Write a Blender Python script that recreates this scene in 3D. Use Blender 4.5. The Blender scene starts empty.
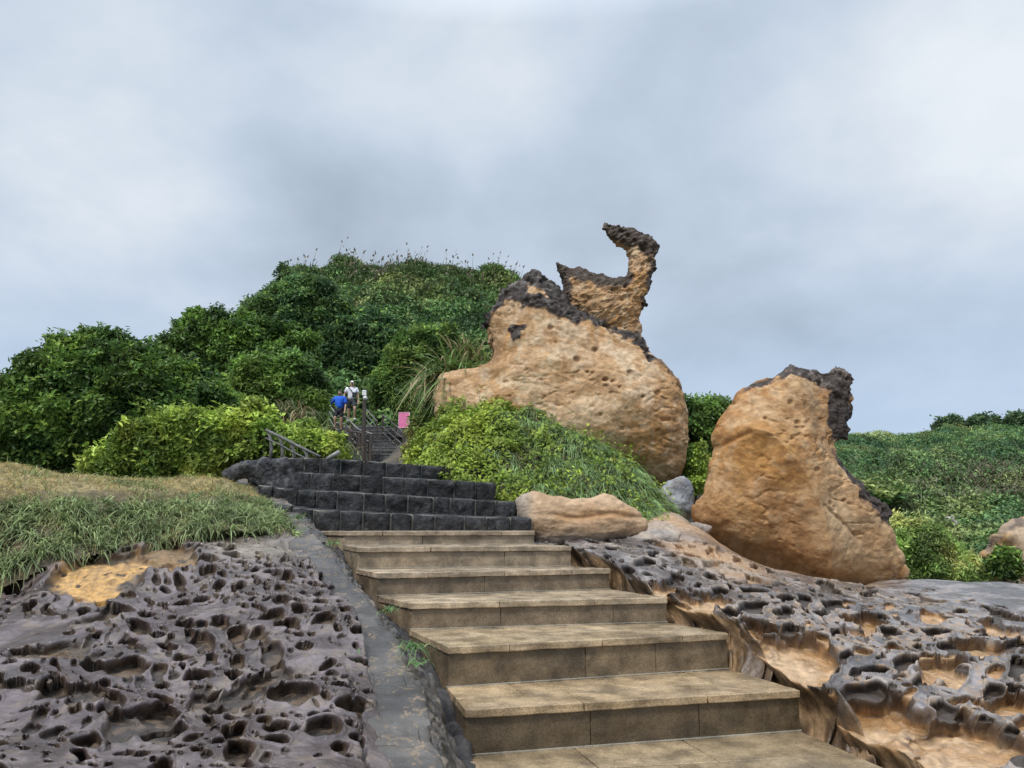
import bpy, math, random
import numpy as np
from mathutils import Vector
random.seed(7)
rng = np.random.default_rng(11)
S = bpy.context.scene
COL = S.collection
# ------------------------------------------------------------------ camera
F = 740.0; HZ = 527.0; EYE = 1.6
PIT = math.atan((HZ - 384) / F); cP, sP = math.cos(PIT), math.sin(PIT)
cam_d = bpy.data.cameras.new('camera'); cam = bpy.data.objects.new('camera', cam_d); COL.objects.link(cam)
cam_d.sensor_fit = 'HORIZONTAL'; cam_d.sensor_width = 36; cam_d.lens = 36 * F / 1024
cam_d.clip_start = 0.05; cam_d.clip_end = 6000
cam.location = (0, 0, EYE); cam.rotation_euler = (math.pi / 2 + PIT, 0, 0)
S.camera = cam
# ------------------------------------------------------------------ world: overcast sky
SUN_EL, SUN_AZ = 52.0, 215.0      # azimuth clockwise from +Y (behind the camera, to its left)
w = bpy.data.worlds.new('World'); S.world = w; w.use_nodes = True
nt = w.node_tree; N = nt.nodes; L = nt.links; N.clear()
def wn(t, **k):
    n = N.new(t)
    for a, b in k.items(): setattr(n, a, b)
    return n
def wmath(op, a, b=None, c=None, clamp=False):
    n = wn('ShaderNodeMath', operation=op); n.use_clamp = clamp
    for i, v in enumerate((a, b, c)):
        if v is None: continue
        if isinstance(v, (int, float)): n.inputs[i].default_value = v
        else: L.new(v, n.inputs[i])
    return n.outputs[0]
tc = wn('ShaderNodeTexCoord'); sep = wn('ShaderNodeSeparateXYZ'); L.new(tc.outputs['Generated'], sep.inputs[0])
X_, Y_, Z_ = sep.outputs
zz = wmath('ADD', wmath('MAXIMUM', Z_, 0.0), 0.42)
cx = wmath('DIVIDE', X_, zz); cy = wmath('DIVIDE', Y_, zz)
cmb = wn('ShaderNodeCombineXYZ'); L.new(cx, cmb.inputs[0]); L.new(cy, cmb.inputs[1])
def wnoise(scale, detail, rough, off):
    mp = wn('ShaderNodeMapping'); mp.inputs['Location'].default_value = off
    L.new(cmb.outputs[0], mp.inputs[0])
    n = wn('ShaderNodeTexNoise'); n.inputs['Scale'].default_value = scale; n.inputs['Detail'].default_value = detail
    n.inputs['Roughness'].default_value = rough; n.inputs['Distortion'].default_value = 0.15
    L.new(mp.outputs[0], n.inputs['Vector']); return n.outputs[0]
n1 = wnoise(1.9, 5, 0.5, (3.1, 0.4, 0)); n2 = wnoise(4.2, 6, 0.55, (8.0, 2.0, 0))
def pdir(px, py):
    a = (px - 512) / F; b = (384 - py) / F
    v = Vector((a, cP - b * sP, sP + b * cP)); return v.normalized()
def blob(px, py, rad_px, amp):
    d = pdir(px, py); vm = wn('ShaderNodeVectorMath', operation='DOT_PRODUCT')
    L.new(tc.outputs['Generated'], vm.inputs[0]); vm.inputs[1].default_value = d
    k = 1 - math.cos(rad_px / F)
    e = wmath('EXPONENT', wmath('DIVIDE', wmath('SUBTRACT', vm.outputs['Value'], 1.0), k * 0.6))
    return wmath('MULTIPLY', e, amp)
acc = wmath('ADD', wmath('MULTIPLY', wmath('SUBTRACT', n1, 0.5), 1.25), wmath('MULTIPLY', wmath('SUBTRACT', n2, 0.5), 0.75))
for b in [(960, 80, 170, .38), (110, 110, 150, .24), (440, 70, 120, .20), (10, 190, 90, .10), (820, 250, 220, -.22), (320, 200, 140, -.30),
          (620, 190, 150, -.28), (70, 290, 120, -.08), (740, 50, 80, -.20), (30, 20, 90, -.12), (280, 20, 90, -.10), (950, 330, 120, .05)]:
    acc = wmath('ADD', acc, blob(*b))
acc = wmath('ADD', acc, 0.54, clamp=True)
rmp = wn('ShaderNodeValToRGB'); L.new(acc, rmp.inputs[0])
rmp.color_ramp.elements[0].color = (.38, .455, .545, 1); rmp.color_ramp.elements[1].color = (.80, .85, .905, 1)
e = rmp.color_ramp.elements.new(.45); e.color = (.525, .615, .735, 1)
# paler, bluer air low over the horizon
lowf = wmath('SUBTRACT', 1.0, wmath('DIVIDE', Z_, 0.33), clamp=True)
mx = wn('ShaderNodeMix', data_type='RGBA'); L.new(wmath('MULTIPLY', lowf, 0.85), mx.inputs[0]); L.new(rmp.outputs[0], mx.inputs[6])
mx.inputs[7].default_value = (.46, .61, .82, 1)
# sky brightened above the frame to lift ground light, like an overcast zenith
zen = wmath('ADD', 1.0, wmath('MULTIPLY', wmath('SMOOTH_MIN', wmath('MAXIMUM', wmath('SUBTRACT', Z_, 0.60), 0.0), 0.4, 0.05), 6.2))
vz = wn('ShaderNodeVectorMath', operation='SCALE'); L.new(mx.outputs[2], vz.inputs[0]); L.new(zen, vz.inputs['Scale'])
sky = wn('ShaderNodeTexSky', sky_type='NISHITA'); sky.sun_disc = False
sky.sun_elevation = math.radians(SUN_EL); sky.sun_rotation = math.radians(SUN_AZ)
b1 = wn('ShaderNodeBackground'); L.new(sky.outputs[0], b1.inputs[0]); b1.inputs[1].default_value = 0.1
b2 = wn('ShaderNodeBackground'); L.new(vz.outputs[0], b2.inputs[0]); b2.inputs[1].default_value = 1.0
ms = wn('ShaderNodeMixShader'); ms.inputs[0].default_value = 0.96
L.new(b1.outputs[0], ms.inputs[1]); L.new(b2.outputs[0], ms.inputs[2])
wo = wn('ShaderNodeOutputWorld'); L.new(ms.outputs[0], wo.inputs[0])
# ------------------------------------------------------------------ sun behind the cloud
sd = bpy.data.lights.new('sun', 'SUN'); sd.energy = 2.3; sd.angle = math.radians(11); sd.color = (1, .96, .90)
so = bpy.data.objects.new('sun', sd); COL.objects.link(so)
az = math.radians(SUN_AZ); el = math.radians(SUN_EL)
sv = Vector((math.sin(az) * math.cos(el), math.cos(az) * math.cos(el), math.sin(el)))
so.rotation_euler = (-sv).to_track_quat('-Z', 'Y').to_euler(); so.location = (0, -5, 30)
S.view_settings.view_transform = 'Standard'; S.view_settings.look = 'None'
S.view_settings.exposure = 0.08; S.view_settings.gamma = 1.0
S.view_settings.use_curve_mapping = False
S.render.engine = 'CYCLES'
S.cycles.max_bounces = 5; S.cycles.diffuse_bounces = 3; S.cycles.glossy_bounces = 2; S.cycles.transmission_bounces = 2
S.cycles.transparent_max_bounces = 2

# ================================================================== helpers
def P(px, py, Y):
    """point seen at a photo pixel, at ground distance Y in front of the viewer"""
    a = (px - 512) / F; b = (384 - py) / F
    dy = cP - b * sP; dz = sP + b * cP
    return np.array([a / dy * Y, Y, EYE + dz / dy * Y])
def PP(pts): return np.array([P(*p) for p in pts])
def proj(V):
    x, y, z = V[:, 0], V[:, 1], V[:, 2] - EYE
    d = y * cP + z * sP; v = -y * sP + z * cP
    d = np.maximum(d, 1e-3)
    return 512 + F * x / d, 384 - F * v / d
def sm(a, b, x):
    t = np.clip((x - a) / (b - a), 0, 1); return t * t * (3 - 2 * t)
def hsh(ix, iy, iz, k):
    n = (ix.astype(np.int64) * 73856093) ^ (iy.astype(np.int64) * 19349663) ^ (iz.astype(np.int64) * 83492791) ^ (k * 2654435761 & 0x7fffffff)
    n = (n ^ (n >> 13)) * 1274126177; n = n & 0x7fffffff; n = (n ^ (n >> 15)) * 668265263 & 0x7fffffff
    n = n ^ (n >> 14)
    return (n & 0xffffff) / float(0xffffff)
def noise(V, scale=1.0, k=0):
    Q = V * scale; I = np.floor(Q); f = Q - I; u = f * f * f * (f * (f * 6 - 15) + 10); I = I.astype(np.int64)
    out = 0
    for dx in (0, 1):
        wx = u[:, 0] if dx else 1 - u[:, 0]
        for dy in (0, 1):
            wy = u[:, 1] if dy else 1 - u[:, 1]
            for dz in (0, 1):
                wz = u[:, 2] if dz else 1 - u[:, 2]
                h = hsh(I[:, 0] + dx, I[:, 1] + dy, I[:, 2] + dz, k)
                th = h * 6.2831853 * 7.0; ph = (h * 57.31 % 1.0) * 2 - 1; rr = np.sqrt(1 - ph * ph)
                g = (f[:, 0] - dx) * np.cos(th) * rr + (f[:, 1] - dy) * np.sin(th) * rr + (f[:, 2] - dz) * ph
                out = out + wx * wy * wz * g
    return out * 1.5
def fbm(V, scale=1.0, oct=4, k=0, gain=.5):
    o = 0; a = 1.0
    for i in range(oct): o = o + a * noise(V, scale * 2.03 ** i, k + i * 17); a *= gain
    return o
def ridged(V, scale=1.0, oct=4, k=0):
    o = 0; a = 1.0
    for i in range(oct): o = o + a * (1 - 2 * np.abs(noise(V, scale * 2.03 ** i, k + i * 17))); a *= .5
    return o / 1.9
def worley2(u, v, k=0):
    iu = np.floor(u).astype(np.int64); iv = np.floor(v).astype(np.int64)
    F1 = np.full(u.shape, 9.0); F2 = F1.copy(); idh = np.zeros(u.shape); z0 = np.zeros_like(iu)
    for a in (-1, 0, 1):
        for b in (-1, 0, 1):
            cu = iu + a; cv = iv + b
            x = cu + .5 + .8 * (hsh(cu, cv, z0, k + 1) - .5); y = cv + .5 + .8 * (hsh(cu, cv, z0, k + 2) - .5)
            d = np.hypot(u - x, v - y); near = d < F1
            F2 = np.where(near, F1, np.minimum(F2, d)); idh = np.where(near, hsh(cu, cv, z0, k + 3), idh); F1 = np.minimum(F1, d)
    return F1, F2, idh
def worley3(V, scale, k=0):
    Q = V * scale; I = np.floor(Q).astype(np.int64); F1 = np.full(len(Q), 9.0); idh = np.zeros(len(Q))
    for a in (-1, 0, 1):
        for b in (-1, 0, 1):
            for c in (-1, 0, 1):
                J0, J1, J2 = I[:, 0] + a, I[:, 1] + b, I[:, 2] + c
                d = np.sqrt((Q[:, 0] - J0 - .5 - .8 * (hsh(J0, J1, J2, k + 1) - .5)) ** 2 + (Q[:, 1] - J1 - .5 - .8 * (hsh(J0, J1, J2, k + 2) - .5)) ** 2
                            + (Q[:, 2] - J2 - .5 - .8 * (hsh(J0, J1, J2, k + 3) - .5)) ** 2)
                near = d < F1; idh = np.where(near, hsh(J0, J1, J2, k + 4), idh); F1 = np.minimum(F1, d)
    return F1, idh
def tps(ctrl):
    C = np.array(ctrl, float); n = len(C); xy = C[:, :2]
    def U(r2): return r2 * np.log(r2 + 1e-9)
    K = U(((xy[:, None] - xy[None]) ** 2).sum(-1)) + np.eye(n) * 0.02
    Pm = np.c_[np.ones(n), xy]; A = np.zeros((n + 3, n + 3)); A[:n, :n] = K; A[:n, n:] = Pm; A[n:, :n] = Pm.T
    c = np.linalg.solve(A, np.r_[C[:, 2], 0, 0, 0])
    def f(x, y):
        o = c[n] + c[n + 1] * x + c[n + 2] * y
        for i in range(n): o = o + c[i] * U((x - xy[i, 0]) ** 2 + (y - xy[i, 1]) ** 2)
        return o
    return f
def interp_line(pts, axis=1):
    p = np.array(pts, float); p = p[np.argsort(p[:, axis])]
    return lambda t: np.interp(t, p[:, axis], p[:, 1 - axis])
# ---- mesh making
def mesh_obj(name, V, faces, mat, parent=None, col=None, rough=None, smooth=True, attrs=None):
    V = np.asarray(V, float); me = bpy.data.meshes.new(name)
    me.vertices.add(len(V)); me.vertices.foreach_set('co', V.astype(np.float32).ravel())
    if isinstance(faces, np.ndarray): faces = [faces]
    if isinstance(faces, list) and faces and isinstance(faces[0], np.ndarray) and faces[0].ndim == 2:
        idx = np.concatenate([f.ravel() for f in faces]); tot = np.concatenate([np.full(len(f), f.shape[1]) for f in faces])
    else:
        idx = np.array([i for f in faces for i in f]); tot = np.array([len(f) for f in faces])
    st = np.r_[0, np.cumsum(tot)[:-1]]
    me.loops.add(len(idx)); me.loops.foreach_set('vertex_index', idx.astype(np.int32))
    me.polygons.add(len(tot)); me.polygons.foreach_set('loop_start', st.astype(np.int32)); me.polygons.foreach_set('loop_total', tot.astype(np.int32))
    me.polygons.foreach_set('use_smooth', np.full(len(tot), bool(smooth)))
    if col is not None:
        a = me.attributes.new('Col', 'FLOAT_COLOR', 'POINT'); c4 = np.ones((len(V), 4), np.float32); c4[:, :3] = np.clip(col, 0, 1)
        a.data.foreach_set('color', c4.ravel())
    for nm, arr in (attrs or {}).items():
        a = me.attributes.new(nm, 'FLOAT', 'POINT'); a.data.foreach_set('value', np.asarray(arr, np.float32).ravel())
    if rough is not None:
        a = me.attributes.new('Rgh', 'FLOAT', 'POINT'); a.data.foreach_set('value', np.asarray(rough, np.float32).ravel())
    me.update(calc_edges=True); me.validate()
    if mat: me.materials.append(mat)
    o = bpy.data.objects.new(name, me); COL.objects.link(o)
    if parent: o.parent = parent; o.matrix_parent_inverse = parent.matrix_world.inverted() if False else o.matrix_parent_inverse
    return o
def tag(o, label=None, cat=None, group=None, kind=None):
    if label: o['label'] = label
    if cat: o['category'] = cat
    if group: o['group'] = group
    if kind: o['kind'] = kind
    return o
def empty(name, loc, label, cat, group=None):
    o = bpy.data.objects.new(name, None); COL.objects.link(o); o.location = [float(v) for v in loc]; o.empty_display_size = .2
    return tag(o, label, cat, group)
def part(name, V, faces, mat, root, **k):
    """V in world coordinates, stored relative to the root empty"""
    off = np.array(root.location) if root else 0
    V = np.asarray(V, float) - off
    o = mesh_obj(name, V, faces, mat, **k); o.parent = root; return o
def grid_faces(nr, nc, mask=None):
    i = np.arange(nr - 1)[:, None] * nc + np.arange(nc - 1)[None]
    q = np.stack([i, i + 1, i + nc + 1, i + nc], -1).reshape(-1, 4)
    if mask is not None:
        q = q[mask.ravel()[q].all(1)]
    return q
def compact(V, faces, *arrs):
    used = np.zeros(len(V), bool); used[faces.ravel()] = True; mp = np.cumsum(used) - 1
    return (V[used], mp[faces]) + tuple(a[used] if a is not None else None for a in arrs)
def vnormals(V, q):
    n = np.cross(V[q[:, 2]] - V[q[:, 0]], V[q[:, 3]] - V[q[:, 1]]); N_ = np.zeros_like(V)
    for k in range(4): 
        for c in range(3): N_[:, c] += np.bincount(q[:, k], n[:, c], len(V))
    return N_ / (np.linalg.norm(N_, axis=1, keepdims=True) + 1e-9)
class MB:
    """collects small solids into one mesh"""
    def __init__(s): s.V = []; s.F = []; s.n = 0
    def add(s, V, Fc):
        s.V.append(np.asarray(V, float)); s.F += [tuple(i + s.n for i in f) for f in Fc]; s.n += len(V); return s
    def box(s, c, sz, rot=None):
        c = np.array(c, float); h = np.array(sz) / 2
        v = np.array([[x, y, z] for x in (-1, 1) for y in (-1, 1) for z in (-1, 1)]) * h
        if rot is not None: v = v @ np.array(rot).T
        return s.add(v + c, [(0, 1, 3, 2), (4, 6, 7, 5), (0, 4, 5, 1), (2, 3, 7, 6), (0, 2, 6, 4), (1, 5, 7, 3)])
    def tube(s, pts, rad, seg=8):
        pts = np.array(pts, float); n = len(pts); rad = np.full(n, rad) if np.isscalar(rad) else np.array(rad)
        V = []
        for i in range(n):
            t = pts[min(i + 1, n - 1)] - pts[max(i - 1, 0)]; t /= np.linalg.norm(t) + 1e-9
            up = np.array([0, 0, 1.]) if abs(t[2]) < .9 else np.array([1., 0, 0])
            a = np.cross(t, up); a /= np.linalg.norm(a); b = np.cross(a, t)
            for j in range(seg):
                th = 2 * math.pi * j / seg; V.append(pts[i] + rad[i] * (a * math.cos(th) + b * math.sin(th)))
        Fc = [(i * seg + j, i * seg + (j + 1) % seg, (i + 1) * seg + (j + 1) % seg, (i + 1) * seg + j) for i in range(n - 1) for j in range(seg)]
        Fc += [tuple(range(seg - 1, -1, -1)), tuple(range((n - 1) * seg, n * seg))]
        return s.add(V, Fc)
    def build(s, name, mat, root=None, smooth=False, bevel=0, **k):
        V = np.concatenate(s.V)
        o = part(name, V, s.F, mat, root, smooth=smooth, **k)
        if bevel:
            m = o.modifiers.new('bevel', 'BEVEL'); m.width = bevel; m.segments = 2; m.limit_method = 'ANGLE'
        return o
# ---- materials
def mat(name, color=(.5, .5, .5), rough=.8, attr=False, nscale=6, ndetail=6, namp=.35, bump=.3, bscale=20, bdist=.02, spec=.5,
        rough_attr=False, speck=None, metallic=0, coat=0, trans=0, wet=None, bump2=None):
    m = bpy.data.materials.new(name); m.use_nodes = True; t = m.node_tree; n = t.nodes; l = t.links; n.clear()
    out = n.new('ShaderNodeOutputMaterial'); p = n.new('ShaderNodeBsdfPrincipled'); l.new(p.outputs[0], out.inputs[0])
    tcn = n.new('ShaderNodeTexCoord'); 
    geo = n.new('ShaderNodeNewGeometry')
    def nz(sc, det, ro=.6):
        q = n.new('ShaderNodeTexNoise'); q.inputs['Scale'].default_value = sc; q.inputs['Detail'].default_value = det; q.inputs['Roughness'].default_value = ro
        l.new(geo.outputs['Position'], q.inputs['Vector']); return q.outputs[0]
    if attr:
        a = n.new('ShaderNodeAttribute'); a.attribute_name = 'Col'; base = a.outputs['Color']
    else:
        a = n.new('ShaderNodeRGB'); a.outputs[0].default_value = (*color, 1); base = a.outputs[0]
    mr = n.new('ShaderNodeMapRange'); l.new(nz(nscale, ndetail), mr.inputs[0])
    mr.inputs[1].default_value = .36; mr.inputs[2].default_value = .64; mr.inputs[3].default_value = 1 - namp; mr.inputs[4].default_value = 1 + namp
    vs = n.new('ShaderNodeVectorMath'); vs.operation = 'SCALE'; l.new(base, vs.inputs[0]); l.new(mr.outputs[0], vs.inputs['Scale']); c = vs.outputs[0]
    if speck:
        sc, amt = speck
        v = n.new('ShaderNodeTexVoronoi'); v.inputs['Scale'].default_value = sc; l.new(geo.outputs['Position'], v.inputs['Vector'])
        sp = n.new('ShaderNodeSeparateColor'); l.new(v.outputs['Color'], sp.inputs[0])
        m2 = n.new('ShaderNodeMapRange'); l.new(sp.outputs[0], m2.inputs[0]); m2.inputs[3].default_value = 1 - amt; m2.inputs[4].default_value = 1 + amt
        v2 = n.new('ShaderNodeVectorMath'); v2.operation = 'SCALE'; l.new(c, v2.inputs[0]); l.new(m2.outputs[0], v2.inputs['Scale']); c = v2.outputs[0]
    l.new(c, p.inputs['Base Color'])
    p.inputs['Roughness'].default_value = rough; p.inputs['Specular IOR Level'].default_value = spec; p.inputs['Metallic'].default_value = metallic
    p.inputs['Coat Weight'].default_value = coat; p.inputs['Coat Roughness'].default_value = .15
    if rough_attr:
        ra = n.new('ShaderNodeAttribute'); ra.attribute_name = 'Rgh'
        rm = n.new('ShaderNodeMath'); rm.operation = 'MULTIPLY'; l.new(ra.outputs['Fac'], rm.inputs[0])
        r2 = n.new('ShaderNodeMapRange'); l.new(nz(9, 3), r2.inputs[0]); r2.inputs[1].default_value = .3; r2.inputs[2].default_value = .7
        r2.inputs[3].default_value = .7; r2.inputs[4].default_value = 1.3; l.new(r2.outputs[0], rm.inputs[1]); l.new(rm.outputs[0], p.inputs['Roughness'])
    if wet:
        lo, hi, sc = wet
        r2 = n.new('ShaderNodeMapRange'); l.new(nz(sc, 4), r2.inputs[0]); r2.inputs[1].default_value = .35; r2.inputs[2].default_value = .65
        r2.inputs[3].default_value = lo; r2.inputs[4].default_value = hi; l.new(r2.outputs[0], p.inputs['Roughness'])
    if bump:
        bp = n.new('ShaderNodeBump'); bp.inputs['Strength'].default_value = bump; bp.inputs['Distance'].default_value = bdist
        l.new(nz(bscale, 8, .65), bp.inputs['Height']); last = bp
        if bump2:
            b2_ = n.new('ShaderNodeBump'); b2_.inputs['Strength'].default_value = bump2[0]; b2_.inputs['Distance'].default_value = bump2[2]
            l.new(nz(bump2[1], 5, .6), b2_.inputs['Height']); l.new(bp.outputs[0], b2_.inputs['Normal']); last = b2_
        l.new(last.outputs[0], p.inputs['Normal'])
    if trans:
        tr = n.new('ShaderNodeBsdfTranslucent'); l.new(c, tr.inputs[0]); mxs = n.new('ShaderNodeMixShader'); mxs.inputs[0].default_value = trans
        l.new(p.outputs[0], mxs.inputs[1]); l.new(tr.outputs[0], mxs.inputs[2]); l.new(mxs.outputs[0], out.inputs[0])
    return m
M_crust = mat('wet_rock_crust', attr=True, rough_attr=True, nscale=14, namp=.26, bump=.5, bscale=22, bdist=.025, spec=.65, bump2=(.45, 90, .007))
M_boulder = mat('sandstone_boulder', attr=True, rough_attr=True, nscale=11, ndetail=11, namp=.20, bump=.5, bscale=14, bdist=.04, spec=.25, bump2=(.85, 60, .014))
M_leaf = mat('leaf', attr=True, rough=.42, nscale=2.5, ndetail=2, namp=.15, bump=0, spec=.25, trans=.30)
M_leaf_far = mat('leaf_far', attr=True, rough=.6, nscale=.4, ndetail=3, namp=.25, bump=0, spec=.25, trans=.2)
M_grass = mat('grass_blade', attr=True, rough=.55, nscale=3, ndetail=2, namp=.2, bump=0, spec=.3, trans=.25)
M_soil = mat('soil', attr=True, rough=.9, nscale=12, namp=.4, bump=.6, bscale=18, bdist=.05)
M_bark = mat('bark', (.07, .055, .04), .85, nscale=12, namp=.4, bump=.6, bscale=25)
M_conc = mat('wet_concrete', attr=True, rough_attr=True, nscale=5, namp=.28, bump=.6, bscale=35, bdist=.012, bump2=(.4, 160, .004))
M_granite = mat('granite', attr=True, nscale=5, ndetail=12, namp=.42, speck=(150, .30), bump=.45, bscale=60, bdist=.006, wet=(.08, .5, 2.2), bump2=(.3, 9, .01))
M_black = mat('black_basalt_block', attr=True, nscale=16, namp=.6, bump=1, bscale=20, bdist=.06, wet=(.25, .65, 6), bump2=(.8, 70, .015), spec=.35)
M_wood = mat('dark_weathered_wood', (.055, .042, .035), .7, nscale=9, namp=.35, bump=.3, bscale=60)
M_rail = mat('pale_worn_rail', (.22, .21, .20), .45, nscale=9, namp=.3, bump=.2)
M_railg = mat('weathered_grey_rail', (.12, .115, .11), .6, nscale=9, namp=.35, bump=.4, bscale=50)

# ================================================================== geometry of the place
# ---- granite steps: left/right front top corners of each tread (photo corners -> points at their own distance)
EZ = EYE
def onz(px, py, z):
    a = (px - 512) / F; b = (384 - py) / F; dy = cP - b * sP; dz = sP + b * cP
    Y = (z - EYE) / (dz / dy); return np.array([a / dy * Y, Y, z])
ST = []   # (PL, PR) bottom to top
ST.append((onz(447, 800, EZ - 1.445) , onz(960, 800, EZ - 1.445)))           # platform, front edge outside the frame
ST.append((onz(465, 710, EZ - 1.16), onz(801, 690, EZ - 1.16)))
ST.append((onz(448, 647, EZ - .87), onz(729, 633, EZ - .87)))
ST.append((onz(411, 603, EZ - .645), onz(668, 597.5, EZ - .645)))
ST.append((onz(378, 573, EZ - .43), onz(611, 568.5, EZ - .43)))
ST.append((P(357, 547, 7.95), P(572, 546, 8.5)))
ST.append((P(343, 531, 8.85), P(535, 531, 9.35)))
for a, b in ST[5:]:
    zc = (a[2] + b[2]) / 2; a[2] = b[2] = zc
PLAT_F = ST[0]
sR_pts = [(p[0], p[1]) for _, p in ST[1:]]; sL_pts = [(p[0], p[1]) for p, _ in ST[1:]]
plR = onz(801, 731, EZ - 1.445); plR2 = onz(885, 768, EZ - 1.445)
dR = (plR2 - plR) / abs((plR2 - plR)[1]); farR = plR + dR * 3.0; 
plL = onz(466, 752, EZ - 1.445); dL = np.array([.30, -1, 0]); farL = plL + dL * 2.5
xR = interp_line([(farR[0], farR[1]), (plR[0], plR[1])] + [(p[0], p[1]) for p in [q[1] for q in ST[1:]]] + [(.3, 9.9), (.1, 12)])
xL = interp_line([(farL[0], farL[1]), (plL[0], plL[1])] + [(p[0], p[1]) for p in [q[0] for q in ST[1:]]] + [(-2.55, 9.9), (-2.9, 12)])

# ---- base surfaces
CT_left = PP([(0, 800, 3.0), (200, 800, 3.05), (370, 800, 3.2), (0, 768, 3.3), (200, 768, 3.4), (330, 768, 3.6), (0, 700, 4.2), (120, 700, 4.3), (250, 700, 4.4), (345, 700, 4.4), (0, 650, 5.1),
              (110, 640, 5.4), (220, 640, 5.4), (345, 640, 5.35), (0, 605, 6.2), (60, 600, 6.3), (160, 590, 6.6), (250, 590, 6.6), (320, 590, 6.6), (0, 588, 6.7), (60, 570, 6.9),
              (130, 545, 7.6), (190, 538, 7.9), (250, 536, 8.1), (285, 532, 8.5), (300, 550, 7.8),
              (-140, 768, 3.4), (-180, 650, 5.3), (-140, 600, 6.6), (-200, 580, 7.5)])
CT_left = np.vstack([CT_left, [(-2.6, 9.4, EZ + .0), (-4, 9, EZ + .0), (-6, 9, EZ - .2), (-1.2, 2.2, EZ - 1.1), (-3, 2.2, EZ - 1.05), (-.5, 4.2, EZ - 1.12)]])
f_left = tps(CT_left)
CT_right = PP([(575, 547, 8.6), (620, 572, 7.75), (668, 596, 6.95), (729, 630, 6.15), (790, 672, 5.65), (810, 700, 5.2), (885, 768, 4.3), (960, 800, 3.9), (1024, 768, 4.5), (1130, 768, 4.6),
               (1024, 700, 5.6), (930, 700, 5.5), (860, 680, 5.7), (1024, 650, 6.8), (930, 650, 6.7), (850, 640, 6.6), (780, 622, 6.9), (1130, 650, 7.), (1024, 610, 8.7),
               (930, 610, 8.4), (850, 600, 8.5), (760, 590, 8.3), (690, 570, 8.7), (640, 548, 9.3), (600, 543, 9.6), (700, 550, 10.2), (770, 577, 10.4), (850, 583, 11.), (930, 585, 11.3), (1024, 587, 11.4), (1130, 590, 11.5),
               (548, 545, 9.9), (610, 541, 10.5), (655, 532, 11), (700, 530, 11.6), (740, 556, 11.4), (660, 518, 12.2), (690, 524, 12.6), (715, 562, 12.5), (750, 596, 12.6), (790, 606, 12.6), (830, 600, 12.5), (800, 580, 11.6), (870, 583, 12.3)])
CT_right = np.vstack([CT_right, [(4.2, 13.5, EZ - 1.0), (6, 14, EZ - 1.15), (9, 14, EZ - 1.2), (2.4, 14, EZ + .1), (3.4, 13.6, EZ - .35), (3, 3.4, EZ - 1.62), (1.7, 3.2, EZ - 1.6)]])
f_right = tps(CT_right)

def polar_grid(px0, px1, nc, r0, r1, nr):
    a = np.arctan((np.linspace(px0, px1, nc) - 512) / F / cP * .985)
    r = r0 * (r1 / r0) ** np.linspace(0, 1, nr)
    A, R_ = np.meshgrid(a, r)
    return (R_ * np.sin(A)).ravel(), (R_ * np.cos(A)).ravel()

def lerp3(a, b, t): return a + (b - a) * np.asarray(t)[:, None]
def C3(*c): return np.array(c, float)[None]

def along(py, tab):
    t = np.array(tab, float); g = np.arange(t[0, 0], t[-1, 0], 1.0); c = np.r_[0, np.cumsum(np.interp(g, t[:, 0], t[:, 1]) / F)]
    return np.interp(py, np.r_[g, g[-1] + 1], c)
def pack_pits(u0, u1, v0, v1, radii, dens_fn, asp, gap, k):
    """dart throwing, biggest first: returns (u, v, r)"""
    r_ = np.random.default_rng(k); cell = max(radii) * 2.2; grid = {}; out = []
    for rad, tries in radii.items():
        U = r_.uniform(u0, u1, tries); Vv = r_.uniform(v0, v1, tries); R = rad * r_.uniform(.75, 1.3, tries); ok = r_.random(tries) < dens_fn(U, Vv)
        for a, b, r in zip(U[ok], Vv[ok], R[ok]):
            gi, gj = int(a // cell), int(b * asp // cell); good = True
            for i in (gi - 1, gi, gi + 1):
                for j in (gj - 1, gj, gj + 1):
                    for (c, d, q) in grid.get((i, j), ()):
                        if (a - c) ** 2 + ((b - d) * asp) ** 2 < ((r + q) * gap) ** 2: good = False; break
                    if not good: break
                if not good: break
            if good: grid.setdefault((gi, gj), []).append((a, b, r)); out.append((a, b, r))
    return out
def stamp_pits(pits, su, sv, asp, ncell=.16, tab=None):
    """nearest-pit normalised distance for every vertex"""
    if tab is not None:
        t = np.array(tab, float); vg = along(t[:, 0], tab); gY = np.gradient(t[:, 1], vg) / t[:, 1]; gfun = lambda b: float(np.interp(b, vg, gY))
    else: gfun = lambda b: 0.0
    q = np.full(len(su), 9.0); rr = np.zeros(len(su)); dv = np.zeros(len(su)); rnd = np.zeros(len(su))
    iu = np.floor(su / ncell).astype(int); iv = np.floor(sv * asp / ncell).astype(int); key = iu * 100003 + iv; o = np.argsort(key, kind='stable'); ks = key[o]
    for n_, (a, b, r) in enumerate(pits):
        R = r * 2.2; g_ = gfun(b); i0, i1 = int((a - R) // ncell), int((a + R) // ncell); j0, j1 = int((b * asp - R) // ncell), int((b * asp + R) // ncell)
        for i in range(i0, i1 + 1):
            lo = np.searchsorted(ks, i * 100003 + j0); hi = np.searchsorted(ks, i * 100003 + j1 + .5)
            if hi <= lo: continue
            ix = o[lo:hi]; th = .35 * math.sin(n_ * 7.7); x = su[ix] - a - a * g_ * (sv[ix] - b); y = (sv[ix] - b) * asp
            x2 = x * math.cos(th) + y * math.sin(th); y2 = -x * math.sin(th) + y * math.cos(th); e_ = 1.08 + .20 * math.sin(n_ * 3.3)
            d = np.hypot(x2 / e_, y2 * e_) / r; m = d < q[ix]; ii = ix[m]; q[ii] = d[m]; rr[ii] = r; dv[ii] = y[m] / r; rnd[ii] = (n_ * .6180339) % 1.0
    return q, rr, dv, rnd
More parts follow.
